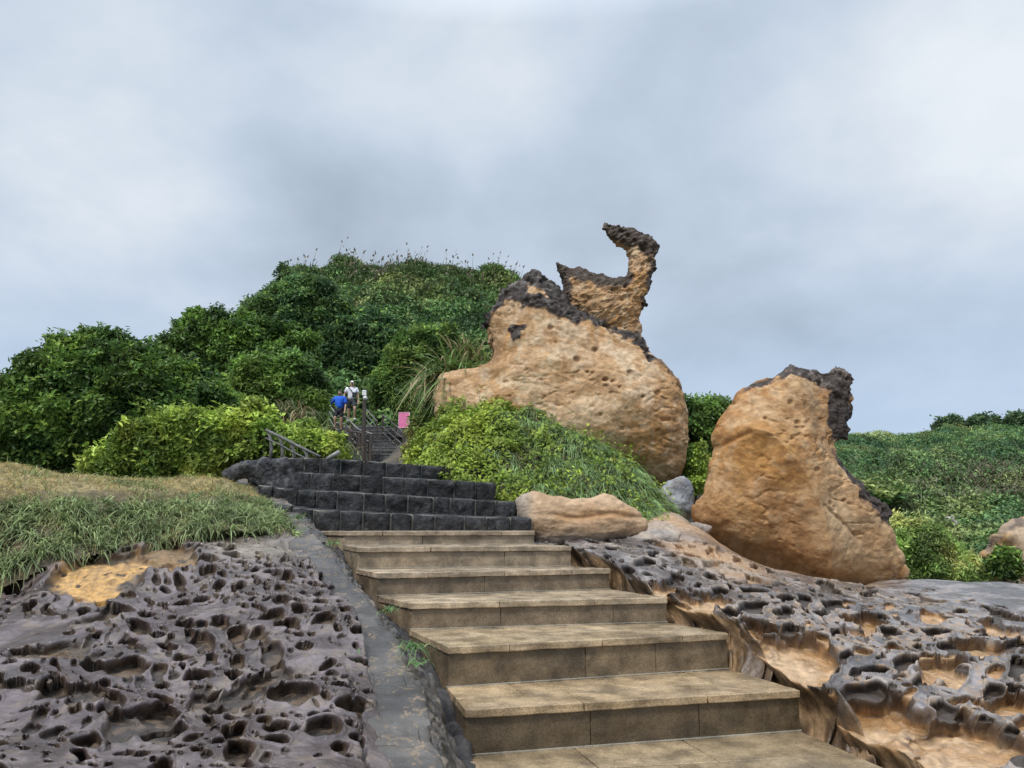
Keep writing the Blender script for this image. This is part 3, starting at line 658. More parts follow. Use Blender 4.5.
def granite():
    root = empty('granite_staircase', (ST[1][0][0], ST[1][0][1], ST[0][0][2] - .2), 'broad brown wet granite staircase climbing from the foreground between the honeycomb rocks', 'stairs')
    zp = EZ - 1.445
    # bottom platform: slabs
    mb = MB(); plRn = plR + dR * 3.3; cols = []
    A0 = np.array([plL[0] - .02, plL[1] - .02]); B0 = np.array([plR[0], plR[1]]); A1 = np.array([farL[0], farL[1]]) ; B1 = np.array([plRn[0], plRn[1]])
    rows = [-.12, .17, .36, .62, 1.0]
    for r in range(4):
        a0 = A0 + (A1 - A0) * rows[r]; b0 = B0 + (B1 - B0) * rows[r]; a1 = A0 + (A1 - A0) * rows[r + 1]; b1 = B0 + (B1 - B0) * rows[r + 1]
        cuts = [0, .30, .62, 1] if r % 2 == 0 else [0, .18, .5, .83, 1]
        for i in range(len(cuts) - 1):
            g = .0016
            p = [a0 + (b0 - a0) * (cuts[i] + g), a0 + (b0 - a0) * (cuts[i + 1] - g), a1 + (b1 - a1) * (cuts[i + 1] - g), a1 + (b1 - a1) * (cuts[i] + g)]
            sh = (p[2] - p[1]) * .012; p[0] = p[0] + sh; p[1] = p[1] + sh
            V = [(q[0], q[1], zp - .14) for q in p] + [(q[0], q[1], zp + rng.uniform(-.001, .001)) for q in p]
            mb.add(V, [(0, 1, 2, 3), (7, 6, 5, 4), (4, 5, 1, 0), (5, 6, 2, 1), (6, 7, 3, 2), (7, 4, 0, 3)])
            t = rng.uniform(.8, 1.15); cols += [np.array([.30, .22, .13]) * t] * 8
    wear(mb.build('landing', M_granite, root, bevel=.006, col=np.array(cols)), .008)
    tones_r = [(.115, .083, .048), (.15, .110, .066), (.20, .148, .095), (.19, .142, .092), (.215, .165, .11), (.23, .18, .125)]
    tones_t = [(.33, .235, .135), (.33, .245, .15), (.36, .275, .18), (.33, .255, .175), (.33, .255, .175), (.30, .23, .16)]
    for s in range(1, 7):
        PL, PR = ST[s]; zt = PL[2]; zb = ST[s - 1][0][2] if s > 1 else zp
        if s < 6: NL, NR = ST[s + 1]
        else: NL, NR = P(296, 527, 9.75), P(532, 528, 10.2)
        lip = .035; th = .055
        d = (PR - PL)[:2]; Lg = np.linalg.norm(d); d /= Lg; nb = np.array([-d[1], d[0]])   # backwards
        # riser stones (they carry the step) ---------------------------------
        mb = MB(); cols = []
        cuts = [0] + sorted(rng.uniform(.25, .78, 2 if s in (1, 3) else 1).tolist() + ([.72] if s == 2 else [])) + [1]
        for i in range(len(cuts) - 1):
            a = PL[:2] + d * (Lg * cuts[i] + .0015 + .01 * (i == 0)) + nb * lip; b = PL[:2] + d * (Lg * cuts[i + 1] - .0015) + nb * lip
            bk = nb * 1.0 if s < 6 else nb * .8
            bl = (NL - PL)[:2] + nb * .03; br = (NR - PR)[:2] + nb * .03; f0, f1 = cuts[i], cuts[i + 1]; q_ = [a, b, b + bl * (1 - f1) + br * f1, a + bl * (1 - f0) + br * f0]
            mb.add([(p_[0], p_[1], zb - .16) for p_ in q_] + [(p_[0], p_[1], zt - th) for p_ in q_], [(3, 2, 1, 0), (4, 5, 6, 7), (0, 1, 5, 4), (1, 2, 6, 5), (2, 3, 7, 6), (3, 0, 4, 7)])
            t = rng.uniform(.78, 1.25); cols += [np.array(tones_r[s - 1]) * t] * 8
        st = mb.build('step', M_granite, root, bevel=.005, col=np.array(cols)); wear(st, .01)
        # tread slabs, two courses deep, following the skew of the flight -----
        mb = MB(); cols = []
        depthL = (NL - PL)[:2] + nb * .06; depthR = (NR - PR)[:2] + nb * .06
        rowsf = [0, .45, 1] if s < 3 else [0, .5, 1]
        for r in range(2):
            f0, f1 = rowsf[r], rowsf[r + 1]
            a0 = PL[:2] + depthL * f0; b0 = PR[:2] + depthR * f0; a1 = PL[:2] + depthL * f1; b1 = PR[:2] + depthR * f1
            cuts = [0, .33, .70, 1] if (r + s) % 2 else [0, .2, .52, .82, 1]
            for i in range(len(cuts) - 1):
                g = .0012
                p = [a0 + (b0 - a0) * (cuts[i] + g), a0 + (b0 - a0) * (cuts[i + 1] - g), a1 + (b1 - a1) * (cuts[i + 1] - g), a1 + (b1 - a1) * (cuts[i] + g)]
                sh = (p[2] - p[1]) * .006; p[0] = p[0] + sh; p[1] = p[1] + sh
                zz_ = zt + rng.uniform(-.0015, .0015)
                V = [(q[0], q[1], zt - th) for q in p] + [(q[0], q[1], zz_) for q in p]
                mb.add(V, [(3, 2, 1, 0), (4, 5, 6, 7), (0, 1, 5, 4), (1, 2, 6, 5), (2, 3, 7, 6), (3, 0, 4, 7)])
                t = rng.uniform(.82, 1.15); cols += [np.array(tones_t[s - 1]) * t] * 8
        off = np.array(root.location)
        tr = mesh_obj('tread', np.concatenate(mb.V) - off, mb.F, M_granite, smooth=False, col=np.array(cols)); tr.parent = st
        m = tr.modifiers.new('bevel', 'BEVEL'); m.width = .007; m.segments = 2; m.limit_method = 'ANGLE'; wear(tr)
        # thin pale mortar line at the foot of the riser
        mb = MB(); a = PL[:2] + nb * (lip - .012); b = PR[:2] + nb * (lip - .012); obox(mb, a, b, nb * .02, zb + .001, zb + .008)
        mo = mesh_obj('mortar_line', np.concatenate(mb.V) - off, mb.F, M_mort, smooth=False, col=np.tile([.34, .31, .25], (8, 1)), rough=np.full(8, .8)); mo.parent = st
M_mort = M_conc
granite()

def rough_block(A, Bp, back, z0, z1a, z1b, n=9, amp=.035, k=0):
    """rock-faced block: dense box, front face bulging and chipped"""
    V = []; Fc = []; A = np.array(A); Bp = np.array(Bp); back = np.array(back)
    nx, nz_, ny = n, 8, 3
    def addgrid(fn, na, nb_):
        base = len(V)
        for i in range(na + 1):
            for j in range(nb_ + 1): V.append(fn(i / na, j / nb_))
        for i in range(na):
            for j in range(nb_):
                a = base + i * (nb_ + 1) + j; Fc.append((a, a + nb_ + 1, a + nb_ + 2, a + 1))
    zt = lambda u: z1a + (z1b - z1a) * u
    addgrid(lambda u, v: (*(A + (Bp - A) * u), z0 + (zt(u) - z0) * v), nx, nz_)
    addgrid(lambda u, v: (*(A + (Bp - A) * u + back * v), zt(u)), nx, ny * 2)
    addgrid(lambda u, v: (*(A + back * v), z0 + (zt(0) - z0) * u), nz_, ny * 2)
    addgrid(lambda u, v: (*(Bp + back * u), z0 + (zt(1) - z0) * v), ny * 2, nz_)
    V = np.array(V); nbk = back / np.linalg.norm(back); dirf = -np.array([nbk[0], nbk[1], 0])
    Lg = np.linalg.norm(Bp - A); dx = (Bp - A) / Lg
    u = ((V[:, :2] - A) @ dx) / Lg; v = (V[:, 2] - z0) / (np.maximum(z1a, z1b) - z0); w_ = ((V[:, :2] - A) @ nbk)
    eb = np.clip(np.minimum.reduce([u / .14, (1 - u) / .14, np.clip((1 - v) / .22, 0, 1) + .0, (v + .2) / .3]), 0, 1)
    fr = np.exp(-w_ / .05)
    d = (amp * .9 * np.sqrt(np.clip(eb, 0, 1)) + amp * .9 * fbm(V, 7, 4, k) + amp * .35 * ridged(V, 16, 3, k + 9)) * fr
    V = V + dirf[None] * d[:, None]
    V[:, 2] += .018 * fbm(V, 5, 4, k + 40) * (v > .8) - .022 * (v > .9) * np.exp(-w_ / .03)
    return V, Fc
BR = [ # top edge polyline (px,py,Y) left->right, bottom z taken from the row below
    [(268, 503.5, 9.75), (300, 507.5, 9.7), (345, 510.5, 9.7), (430, 514, 9.85), (490, 516, 10.0), (532, 517, 10.1)],
    [(258, 484, 10.5), (290, 489, 10.3), (350, 491, 10.3), (430, 496, 10.5), (480, 499, 10.65), (517, 501, 10.8)],
    [(248, 470, 11.1), (280, 471, 10.9), (350, 474, 10.9), (420, 478, 11.1), (496, 482, 11.5)],
    [(252, 461, 11.8), (278, 457, 11.6), (315, 457, 11.5), (380, 461, 11.7), (430, 465, 12.0), (478, 468, 12.3)]]
def black_steps():
    root = empty('black_stone_staircase', tuple(P(400, 527, 9.9)), 'four rough black rock faced stone steps above the brown granite steps', 'stairs')
    off = np.array(root.location)
    zprev = None
    for r, row in enumerate(BR):
        p = PP(row); t = np.r_[0, np.cumsum(np.linalg.norm(np.diff(p[:, :2], axis=0), axis=1))]
        def at_(s): return np.array([np.interp(s, t, p[:, i]) for i in range(3)])
        nb_ = 11 + (r % 2); cuts = np.linspace(0, t[-1], nb_ + 1); cuts[1:-1] += rng.uniform(-.05, .05, nb_ - 1)
        Vs = []; Fs = []; n = 0; Cs = []
        for i in range(nb_):
            a = at_(cuts[i] + .010); b = at_(cuts[i + 1] - .010); d = (b - a)[:2]; d /= np.linalg.norm(d); nbk = np.array([-d[1], d[0]])
            h = [.33, .33, .36, .32][r]
            V, Fc = rough_block(a[:2], b[:2], nbk * 1.0, min(a[2], b[2]) - h, a[2], b[2], amp=.038, k=900 + r * 31 + i * 3)
            c = np.array([.020, .020, .022]) * rng.uniform(.6, 1.7)
            cc = np.tile(c, (len(V), 1)); g = fbm(V, 6, 4, 77); cc = lerp3(cc, C3(.085, .085, .08), .6 * sm(.25, .6, g)); top = sm(-.03, .0, V[:, 2] - (a[2] + b[2]) / 2)
            Vs.append(V); Fs += [tuple(j + n for j in f) for f in Fc]; n += len(V); Cs.append(cc)
        st = part('step', np.concatenate(Vs), Fs, M_black, root, col=np.concatenate(Cs), smooth=True)
        # mortar filling behind the joints and thin tread bed
        mb = MB()
        for i in range(len(p) - 1):
            d = (p[i + 1] - p[i])[:2]; d /= np.linalg.norm(d); nbk = np.array([-d[1], d[0]]); a = p[i][:2] + nbk * .022; b = p[i + 1][:2] + nbk * .022
            V = [(*a, p[i][2] - .38), (*b, p[i + 1][2] - .38), (*(b + nbk), p[i + 1][2] - .38), (*(a + nbk), p[i][2] - .38),
                 (*a, p[i][2] - .014), (*b, p[i + 1][2] - .014), (*(b + nbk), p[i + 1][2] - .008), (*(a + nbk), p[i][2] - .008)]
            mb.add(V, [(3, 2, 1, 0), (4, 5, 6, 7), (0, 1, 5, 4), (1, 2, 6, 5), (2, 3, 7, 6), (3, 0, 4, 7)])
        V = np.concatenate(mb.V); nn = len(V)
        mo = mesh_obj('mortar', V - off, mb.F, M_conc, smooth=False, col=np.tile([.27, .255, .215], (nn, 1)), rough=np.full(nn, .7)); mo.parent = st
black_steps()

# rubble flank left of the black steps
def rock(name, label, cat, outline, Y, thick=1., cell=.02, colfn=None, mtl=None, amp=.05, fr=2.0, jag=.02, k=0, tfun=None, back=.8, rough=.5, oct=6, dispf=None, tilt=0, parent=None, post=None):
    V, Q = inflate(outline, Y, cell=cell, thick=thick, tfun=tfun, back=back, jag=jag, k=k, tilt=tilt)
    N_ = vnormals(V, Q); B = V.copy()
    V = V + N_ * (amp * fbm(V, fr, oct, 700 + k))[:, None]
    if dispf is not None:
        px, py = proj(B); V = V + N_ * dispf(V, N_, px, py)[:, None]
    if post is not None: V = post(V)
    px, py = proj(B); N2 = vnormals(V, Q)
    c, r = colfn(V, N2, px, py)
    ctr = V.mean(0); ctr[2] = V[:, 2].min()
    o = mesh_obj(name, V - ctr, Q, mtl or M_boulder, col=c, rough=r); o.location = ctr
    tag(o, label, cat); return o
def polyd(px, py, pts):
    """distance in photo pixels to a polyline drawn on the rock"""
    best = np.full(px.shape, 1e9)
    for (x1, y1), (x2, y2) in zip(pts[:-1], pts[1:]):
        dx, dy = x2 - x1, y2 - y1; t = np.clip(((px - x1) * dx + (py - y1) * dy) / (dx * dx + dy * dy), 0, 1)
        best = np.minimum(best, np.hypot(px - x1 - t * dx, py - y1 - t * dy))
    return best
def col_black(V, N_, px, py):
    n = fbm(V, 5, 4, 3); c = lerp3(C3(.035, .035, .04), C3(.12, .115, .11), sm(-.1, .6, n)); return c, np.full(len(V), .45)
rock('rubble_wall', 'low dark rubble mound flanking the black steps on their left', 'rock', [(222, 476), (230, 466), (244, 460), (262, 457), (285, 458), (297, 480), (312, 508), (308, 528), (296, 530), (280, 512), (262, 494), (244, 480)],
     10.9, thick=.5, cell=.02, colfn=col_black, mtl=M_black, amp=.09, fr=3.5, jag=.05, k=3)

# ---------------- worn concrete path beside the steps
def ribbon(name, Lp, Rp, thick, colf, mtl, k=0, nu=60, nv=700, cross=.02, rough=0):
    Lp = PP(Lp); Rp = PP(Rp)
    tl = np.linspace(0, 1, len(Lp)); t = np.linspace(0, 1, nv)
    def sp(pts):
        out = np.stack([np.interp(t, tl, pts[:, i]) for i in range(3)], 1)
        ker = np.hanning(61); ker /= ker.sum(); pad = np.vstack([out[:1].repeat(30, 0), out, out[-1:].repeat(30, 0)])
        return np.stack([np.convolve(pad[:, i], ker, 'valid') for i in range(3)], 1)
    a, b = sp(Lp), sp(Rp); u = np.linspace(0, 1, nu)
    G = a[:, None] * (1 - u)[None, :, None] + b[:, None] * u[None, :, None]
    V = G.reshape(-1, 3); U = np.tile(u, nv)
    if rough: V[:, 2] += rough * (ridged(V, 4, 4, 830) - .3) * np.clip(np.minimum(U, 1 - U) * 5, 0, 1); V[:, 0] += rough * .5 * fbm(V, 5, 3, 831)
    e = .03 * fbm(V, 3, 4, 800 + k); edge = np.minimum(U, 1 - U)
    V = V + np.array([[1., 0, 0]]) * (e * (edge < .2))[:, None]
    z = V[:, 2] - .05 + .02 * fbm(V, 2.0, 4, 810 + k) + .006 * fbm(V, 9, 4, 811 + k) + cross * np.sqrt(np.clip(edge / .12, 0, 1)) - thick * (edge <= 0) - cross
    V = np.c_[V[:, :2], z]
    c, r = colf(V, U); q = grid_faces(nv, nu)[:, ::-1]
    # drop a skirt outwards so that it reads as a thick slab
    o = mesh_obj(name, V, q, mtl, col=c, rough=r); tag(o, kind='structure'); return o
def col_path(V, U):
    n = fbm(V, 1.6, 5, 21); n2 = fbm(V, 9, 5, 22); n3 = fbm(V, 40, 2, 24)
    c = lerp3(C3(.050, .044, .040), C3(.105, .093, .083), sm(-.4, .5, n)); c = lerp3(c, C3(.27, .19, .11), .6 * sm(.12, .4, n2 + .35 * n) * sm(-.05, .2, n3))
    ck = np.abs(fbm(V, .9, 3, 29)); cr = sm(.018, .004, ck); c = lerp3(c, C3(.03, .025, .02), .9 * cr)
    return c, .30 + .3 * sm(-.3, .5, n2)
pathL = [(236, 474, 11.3), (252, 490, 10.6), (272, 510, 9.6), (284, 527, 8.8), (292, 545, 7.9), (318, 570, 7.15), (340, 600, 6.35), (356, 640, 5.4), (364, 690, 4.55), (370, 768, 3.6), (372, 860, 2.9)]
pathR = [(262, 474, 11.3), (282, 490, 10.6), (302, 510, 9.6), (312, 526, 8.8), (330, 545, 7.9), (352, 573, 7.1), (376, 600, 6.35), (402, 640, 5.4), (424, 690, 4.6), (446, 768, 3.65), (462, 860, 2.9)]
ribbon('path', pathL, pathR, .30, col_path, M_conc, k=1)['label'] = 'worn grey concrete strip running up beside the granite steps'

# gully of dark wet stones between strip and steps, and soil sheet below everything
CT_mid = [tuple(P(*p)) for p in [(200, 500, 10.5), (380, 470, 12.9), (380, 474, 15), (370, 480, 20), (360, 476, 24), (385, 452, 29.5), (340, 440, 33), (240, 470, 14), (150, 480, 14), (60, 480, 14), (0, 480, 14), (-150, 500, 14),
            (300, 440, 20), (200, 420, 24), (100, 440, 24), (0, 450, 26), (-200, 470, 26), (450, 440, 16.5), (440, 400, 24), (500, 440, 17), (600, 470, 17), (690, 480, 17), (740, 500, 18), (900, 600, 16), (1000, 612, 20), (1150, 612, 22), (405, 482, 16), (408, 480, 20),
            (430, 486, 12.8), (500, 505, 12.2), (1000, 612, 14), (800, 605, 16), (1024, 605, 32), (900, 600, 32), (1200, 610, 35), (700, 480, 28), (550, 420, 30), (250, 400, 34), (100, 420, 36), (-200, 430, 36)]]
CT_mid = np.array(CT_mid); CT_mid[:, 2] -= .12
CT_mid = np.vstack([CT_mid, [(-2.5, 8, EZ - .55), (0, 8, EZ - .8), (0, 6, EZ - 1.2), (-1.2, 6, EZ - 1.1), (0, 4, EZ - 1.72), (1.5, 4, EZ - 1.85), (3, 6, EZ - 1.7), (6, 6, EZ - 2.0), (6, 9, EZ - 1.6), (-5, 6, EZ - 1.3), (-3, 4, EZ - 1.6),
                             (-.6, 3.6, EZ - 1.55), (0, 2, EZ - 1.8), (-6, 9, EZ - .4), (-4, 9, EZ - .3), (2, 9.5, EZ - .7), (1, 11.5, EZ - .25), (2.6, 12.5, EZ - .2)]])
f_mid = tps(CT_mid)
def mid_ground():
    nc, nr = 420, 460
    x, y = polar_grid(-330, 1330, nc, 2.2, 37, nr); z = f_mid(x, y); B = np.c_[x, y, z]
    z = z + .05 * fbm(B, 1.5, 4, 51)
    u = (x - xL(y)); gul = np.exp(-((u + .12) / .2) ** 2) * (y < 9)
    W1, h1 = worley3(np.c_[x, y, z * 0], 7, 61); z = z + gul * (.10 * np.sqrt(np.clip(1 - (W1 / .7) ** 2, 0, 1)))
    z = np.where((y < 10) & (x > xL(y) + .05) & (x < xR(y) - .05), z - .35, z)
    V = np.c_[x, y, z]; n = fbm(B, 2, 4, 52)
    c = lerp3(C3(.055, .045, .035), C3(.10, .085, .06), sm(-.4, .4, n)); c = lerp3(c, C3(.045, .042, .045), (gul > .2) * .8)
    o = mesh_obj('ground', V, grid_faces(nr, nc), M_soil, col=c); tag(o, kind='structure'); o['label'] = 'dark damp soil under the vegetation and between the rocks'
mid_ground()
g = 3000.0
o = mesh_obj('ground', [(-g, -g, -2.6), (g, -g, -2.6), (g, g, -2.6), (-g, g, -2.6)], [(0, 1, 2, 3)], mat('coast_ground', (.12, .12, .09), .9, nscale=.05), None); tag(o, kind='structure')
o['label'] = 'flat coastal ground spreading to the horizon'

# gully stones
def gully():
    Vs, Fs, Cs, n = [], [], [], 0
    pts = [(444, 742, 3.95, .11, 'largest dark wet stone at the bottom of the gully beside the granite steps'), (432, 700, 4.5, .09, 'dark stone wedged in the gully beside the second granite step'), (418, 664, 5.0, .07, 'dark stone in the gully under the hanging grass tuft'),
           (396, 625, 5.95, .07, 'dark stone in the gully by the fourth granite step'), (362, 578, 7.15, .07, 'dark stone in the gully by the fifth granite step'), (346, 558, 7.6, .06, 'smallest dark stone high in the gully by the upper granite steps')]
    for i, (a, b, Y, r, lb) in enumerate(pts):
        r *= .75; c0 = P(a, b, Y) - [0, 0, .06]; me = icos(4); V = me[0].copy(); V = np.sign(V) * np.abs(V) ** .8; V = V * np.array([r * .9, r * 1.9, r * .8]); V = V + me[0] * (.05 * fbm(V + i * 3.3, 7, 5, 5) + .02 * ridged(V + i, 12, 3, 6))[:, None]
        o = mesh_obj('stone', V, me[1], M_black, col=np.tile(np.array([.028, .025, .023]) * rng.uniform(.8, 1.5), (len(V), 1)))
        o.location = c0; tag(o, lb, 'stone', 'dark stones in the gully')
def icos(sub):
    import bmesh
    bm = bmesh.new(); bmesh.ops.create_icosphere(bm, subdivisions=sub, radius=1); V = np.array([v.co[:] for v in bm.verts]); Fc = np.array([[v.index for v in f.verts] for f in bm.faces]); bm.free(); return V, Fc
gL = [(302, 510, 9.6), (312, 526, 8.8), (330, 545, 7.9), (352, 573, 7.1), (376, 600, 6.35), (402, 640, 5.4), (424, 690, 4.6), (446, 768, 3.65), (462, 860, 2.9)]
gR = [(318, 522, 9.4), (330, 540, 8.7), (346, 560, 7.9), (366, 590, 7.1), (396, 630, 6.3), (436, 680, 5.3), (456, 740, 4.65), (478, 790, 4.1), (500, 900, 3.1)]
def col_gul(V, U):
    n = fbm(V, 5, 4, 832); c = lerp3(C3(.022, .018, .015), C3(.085, .068, .052), sm(-.3, .5, n)); c = lerp3(c, C3(.17, .13, .085), .6 * sm(.25, .5, fbm(V, 14, 3, 833))); return c, .3 + .3 * sm(-.2, .4, n)
gp = [(a - 4, b, c) for a, b, c in gL]
ribbon('ground', gp, gR, .02, col_gul, M_crust, k=7, nu=70, nv=800, rough=.075)['label'] = 'dark wet broken rock in the gully beside the granite steps'

# ================================================================== boulders
BODY = [(440, 480), (438, 440), (437, 410), (438, 394), (445, 379), (458, 370), (473, 366), (478, 352), (476, 338), (473, 326), (479, 312), (490, 303), (499, 294), (505, 290), (515, 286), (524, 281), (528, 275), (534, 273), (539, 279), (546, 285), (556, 292),
        (567, 304), (578, 309), (590, 314), (608, 320), (625, 331), (638, 338), (645, 344), (647, 352), (652, 361), (661, 363), (668, 373), (674, 381), (679, 388), (679, 402), (682, 419), (684, 440), (683, 454), (684, 464), (680, 475), (671, 483), (661, 491), (655, 487),
        (648, 479), (640, 472), (624, 462), (600, 474), (560, 490), (500, 498), (460, 492)]
SWAN = [(553, 262), (558, 260.5), (561, 266), (571, 266), (581, 269), (590, 271), (600, 274), (608, 277.5), (616, 279), (624, 275.6), (628.5, 267), (629, 259), (626, 252), (622, 247), (612, 241), (605, 236), (601.6, 231), (604, 222.5), (611, 224), (616, 225), (623, 229), (632, 226.8), (642, 233), (653, 238),
        (660, 245.5), (659, 252), (655, 257), (656, 270), (652, 276), (653, 286), (649, 293), (645, 298), (650, 307), (642, 313), (639, 321), (641, 333), (646, 345), (640, 356), (610, 342), (580, 325), (558, 305), (562, 292), (564, 284), (558, 277), (556, 270)]
def crust_body(px, py, V):
    d = polyd(px, py, [(472, 330), (480, 312), (492, 302), (500, 293), (516, 287), (528, 277), (540, 282), (556, 293), (567, 304), (590, 314), (608, 320), (626, 332), (640, 341), (649, 358)])
    d2 = polyd(px, py, [(524, 300), (540, 302), (558, 310), (575, 316)]) ; n = fbm(V, 5, 4, 41) * 5
    wdt = np.interp(px, [470, 500, 520, 545, 570, 600, 640, 650], [3, 4, 12, 12, 6, 3, 3, 2]) * (1 + .8 * fbm(V, 1.6, 3, 42))
    c = np.maximum(sm(wdt + 3, wdt - 2, d + n), sm(9, 4, d2 + n))
    t = ell(px, py, 515, 332, 7, 7); t2 = ell(px, py, 516, 326, 10, 4)
    c = np.maximum(c, sm(1.2, .8, np.minimum(t, t2) + .08 * n))
    d3 = polyd(px, py, [(657, 362), (668, 374), (678, 388)]); c = np.maximum(c, .5 * sm(2.2, 1, d3 + .5 * n))
    d4 = polyd(px, py, [(560, 292), (575, 308), (600, 318)]); c = np.maximum(c, sm(8, 4, d4 + n))
    return c
def disp_body(V, N_, px, py):
    c = crust_body(px, py, V)
    F1, h = worley3(V, 4.2, 44)
    F1 = F1 + .12 * noise(V, 9, 43); pit = sm(.52, .34, F1) * sm(.3, .9, c) * sm(-.2, .1, N_[:, 2] + .7)
    d = -.01 * c - .14 * pit * sm(-.3, .3, noise(V, 1.7, 47)) + .06 * c * ridged(V, 3.5, 4, 49) + .035 * c * fbm(V, 9, 3, 50)
    # concave neck on the upper left, bulging base, ledge under it
    d = d - .30 * np.exp(-(ell(px, py, 487, 350, 20, 40)) ** 2) - .10 * np.exp(-(ell(px, py, 560, 345, 60, 22)) ** 2)
    d = d + .10 * np.exp(-(polyd(px, py, [(445, 380), (475, 368), (500, 362)]) / 7) ** 2)
    n_ = noise(V, 9, 51)
    d = d + .015 * fbm(V * [[1, 1, 1.7]], 4, 5, 53, .55) - .035 * sm(.62, .9, ridged(V * [[.8, 1, 1.6]], 2.0, 3, 54)) * sm(-.2, .3, noise(V, 1.1, 55))
    d = d + .16 * np.exp(-(ell(px, py, 640, 405, 50, 40)) ** 2)
    d = d + .010 * ridged(np.c_[V[:, 0], V[:, 1], V[:, 2] * 2.2 + V[:, 0] * .5], 2.3, 4, 45) + .010 * ridged(V, 7, 3, 46) - .015 * sm(.45, .8, ridged(np.c_[V[:, 0] * .7, V[:, 1], V[:, 2] * 2.5 + V[:, 0]], 1.3, 2, 48))
    for (a, b, r) in ((550, 327, 4), (597, 347, 4), (588, 371, 2.5), (593, 372, 2), (605, 379, 3), (606, 386, 3), (612, 382, 2.5), (618, 388, 2), (577, 358, 5), (629, 373, 4), (640, 398, 3), (655, 395, 4), (556, 341, 3), (505, 380, 3), (622, 428, 3), (655, 430, 3), (600, 415, 3)):
        d = d - .05 * np.exp(-(ell(px + 2 * n_, py, a, b, r * .8, r * .6)) ** 4)
    return d
def sandcol(V, N_, px, py, k=0):
    n = fbm(V, 1.1, 4, 60 + k); n2 = fbm(V, 4.5, 5, 61 + k); n3 = fbm(V, .5, 3, 62 + k)
    st = fbm(np.c_[V[:, 0] * 1.0, V[:, 1], V[:, 2] * 4 + V[:, 0]], 1.2, 4, 63 + k)
    c = lerp3(C3(.48, .30, .16), C3(.58, .41, .25), sm(-.3, .4, n + .3 * st)); c = lerp3(c, C3(.44, .225, .075), .75 * sm(.0, .5, n3 + .4 * n2))
    c = lerp3(c, C3(.33, .195, .10), .5 * sm(.15, .6, n2 + .3 * st)); c = lerp3(c, C3(.60, .46, .31), .55 * sm(.1, .5, -n2 + .3 * n)); c = lerp3(c, C3(.30, .18, .09), .35 * sm(.45, .8, ridged(V, 3.1, 4, 66 + k)))
    return c
def col_body(V, N_, px, py):
    c = sandcol(V, N_, px, py); cr = crust_body(px, py, V); n = fbm(V, 6, 4, 64)
    c = lerp3(c, C3(.26, .17, .10), .6 * np.exp(-(ell(px, py, 483, 350, 12, 36)) ** 2))  # shade of the hollowed neck painted into the rock colour
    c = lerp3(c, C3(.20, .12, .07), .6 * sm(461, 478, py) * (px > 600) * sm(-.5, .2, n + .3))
    for (a, b, r) in ((550, 327, 4), (597, 347, 4), (588, 371, 2.5), (605, 379, 3), (606, 386, 3), (612, 382, 2.5), (629, 373, 5), (640, 398, 3), (577, 358, 5)):
        c = lerp3(c, C3(.16, .09, .045), .8 * np.exp(-(ell(px + 2 * noise(V, 9, 51), py, a, b, r * .8, r * .6)) ** 4))
    c = lerp3(c, C3(.16, .09, .05), .8 * sm(.02, .4, cr)); c = lerp3(c, C3(.045, .035, .030), sm(.4, .75, cr)); c = lerp3(c, C3(.17, .145, .125), sm(.5, .9, cr) * sm(.15, .5, n) * .7)
    return c, .75 - .2 * cr
def body_t(x, z): 
    return 1.0 - .12 * sm(3.2, 5.4, z)
rA = rock('swan_boulder', None, None, BODY, 15.0, thick=.72, cell=.016, colfn=col_body, amp=.12, fr=.8, oct=3, jag=.03, k=11, tfun=body_t, dispf=disp_body, back=.9)
def crust_swan(px, py, V):
    n = fbm(V, 5, 4, 71) * 4
    d = polyd(px, py, [(553, 262), (562, 268), (590, 272), (610, 279), (625, 277)]); d2 = polyd(px, py, [(604, 226), (622, 234), (640, 236), (657, 247)]); d3 = polyd(px, py, [(656, 262), (653, 285), (648, 310)])
    d5 = polyd(px, py, [(555, 268), (564, 283), (567, 296)])
    c = np.maximum.reduce([sm(12, 5, d + n), sm(15, 8, d2 + n), sm(8, 3, d3 + n), sm(8, 3, d5 + n)]); return c
def disp_swan(V, N_, px, py):
    c = crust_swan(px, py, V); F1, _ = worley3(V, 7, 72)
    st = np.c_[V[:, 0], V[:, 1], V[:, 2] * 1.8 - V[:, 0] * .5]
    return .06 * ridged(st, 3.8, 5, 73) - .045 - .01 * c - .05 * sm(.5, .3, F1 + .15 * noise(V, 11, 70)) * sm(-.1, .4, noise(V, 2.2, 75)) - .09 * np.exp(-(ell(px, py, 645, 247, 5, 5)) ** 4)
def col_swan(V, N_, px, py):
    c = sandcol(V, N_, px, py, 5); c = lerp3(c, C3(.22, .14, .085), .5 * sm(0, .5, fbm(V, 5, 4, 76))); cr = crust_swan(px, py, V); n = fbm(V, 7, 4, 74)
    c = lerp3(c, C3(.16, .10, .06), .7 * sm(.02, .4, cr)); c = lerp3(c, C3(.055, .041, .033), .93 * sm(.35, .95, cr)); c = lerp3(c, C3(.16, .13, .11), sm(.5, .9, cr) * sm(.2, .5, n) * .7); return c, np.full(len(V), .75)
rB = rock('crag', None, None, SWAN, 15.25, thick=.85, cell=.012, colfn=col_swan, amp=.05, fr=2.5, jag=.05, k=12, dispf=disp_swan, back=.9)
tag(rA, 'huge tan sandstone boulder with black crust crowned by a swan necked crag', 'boulder')
rB.name = 'crag'; ob = rB.location - rA.location; rB.parent = rA; rB.location = ob

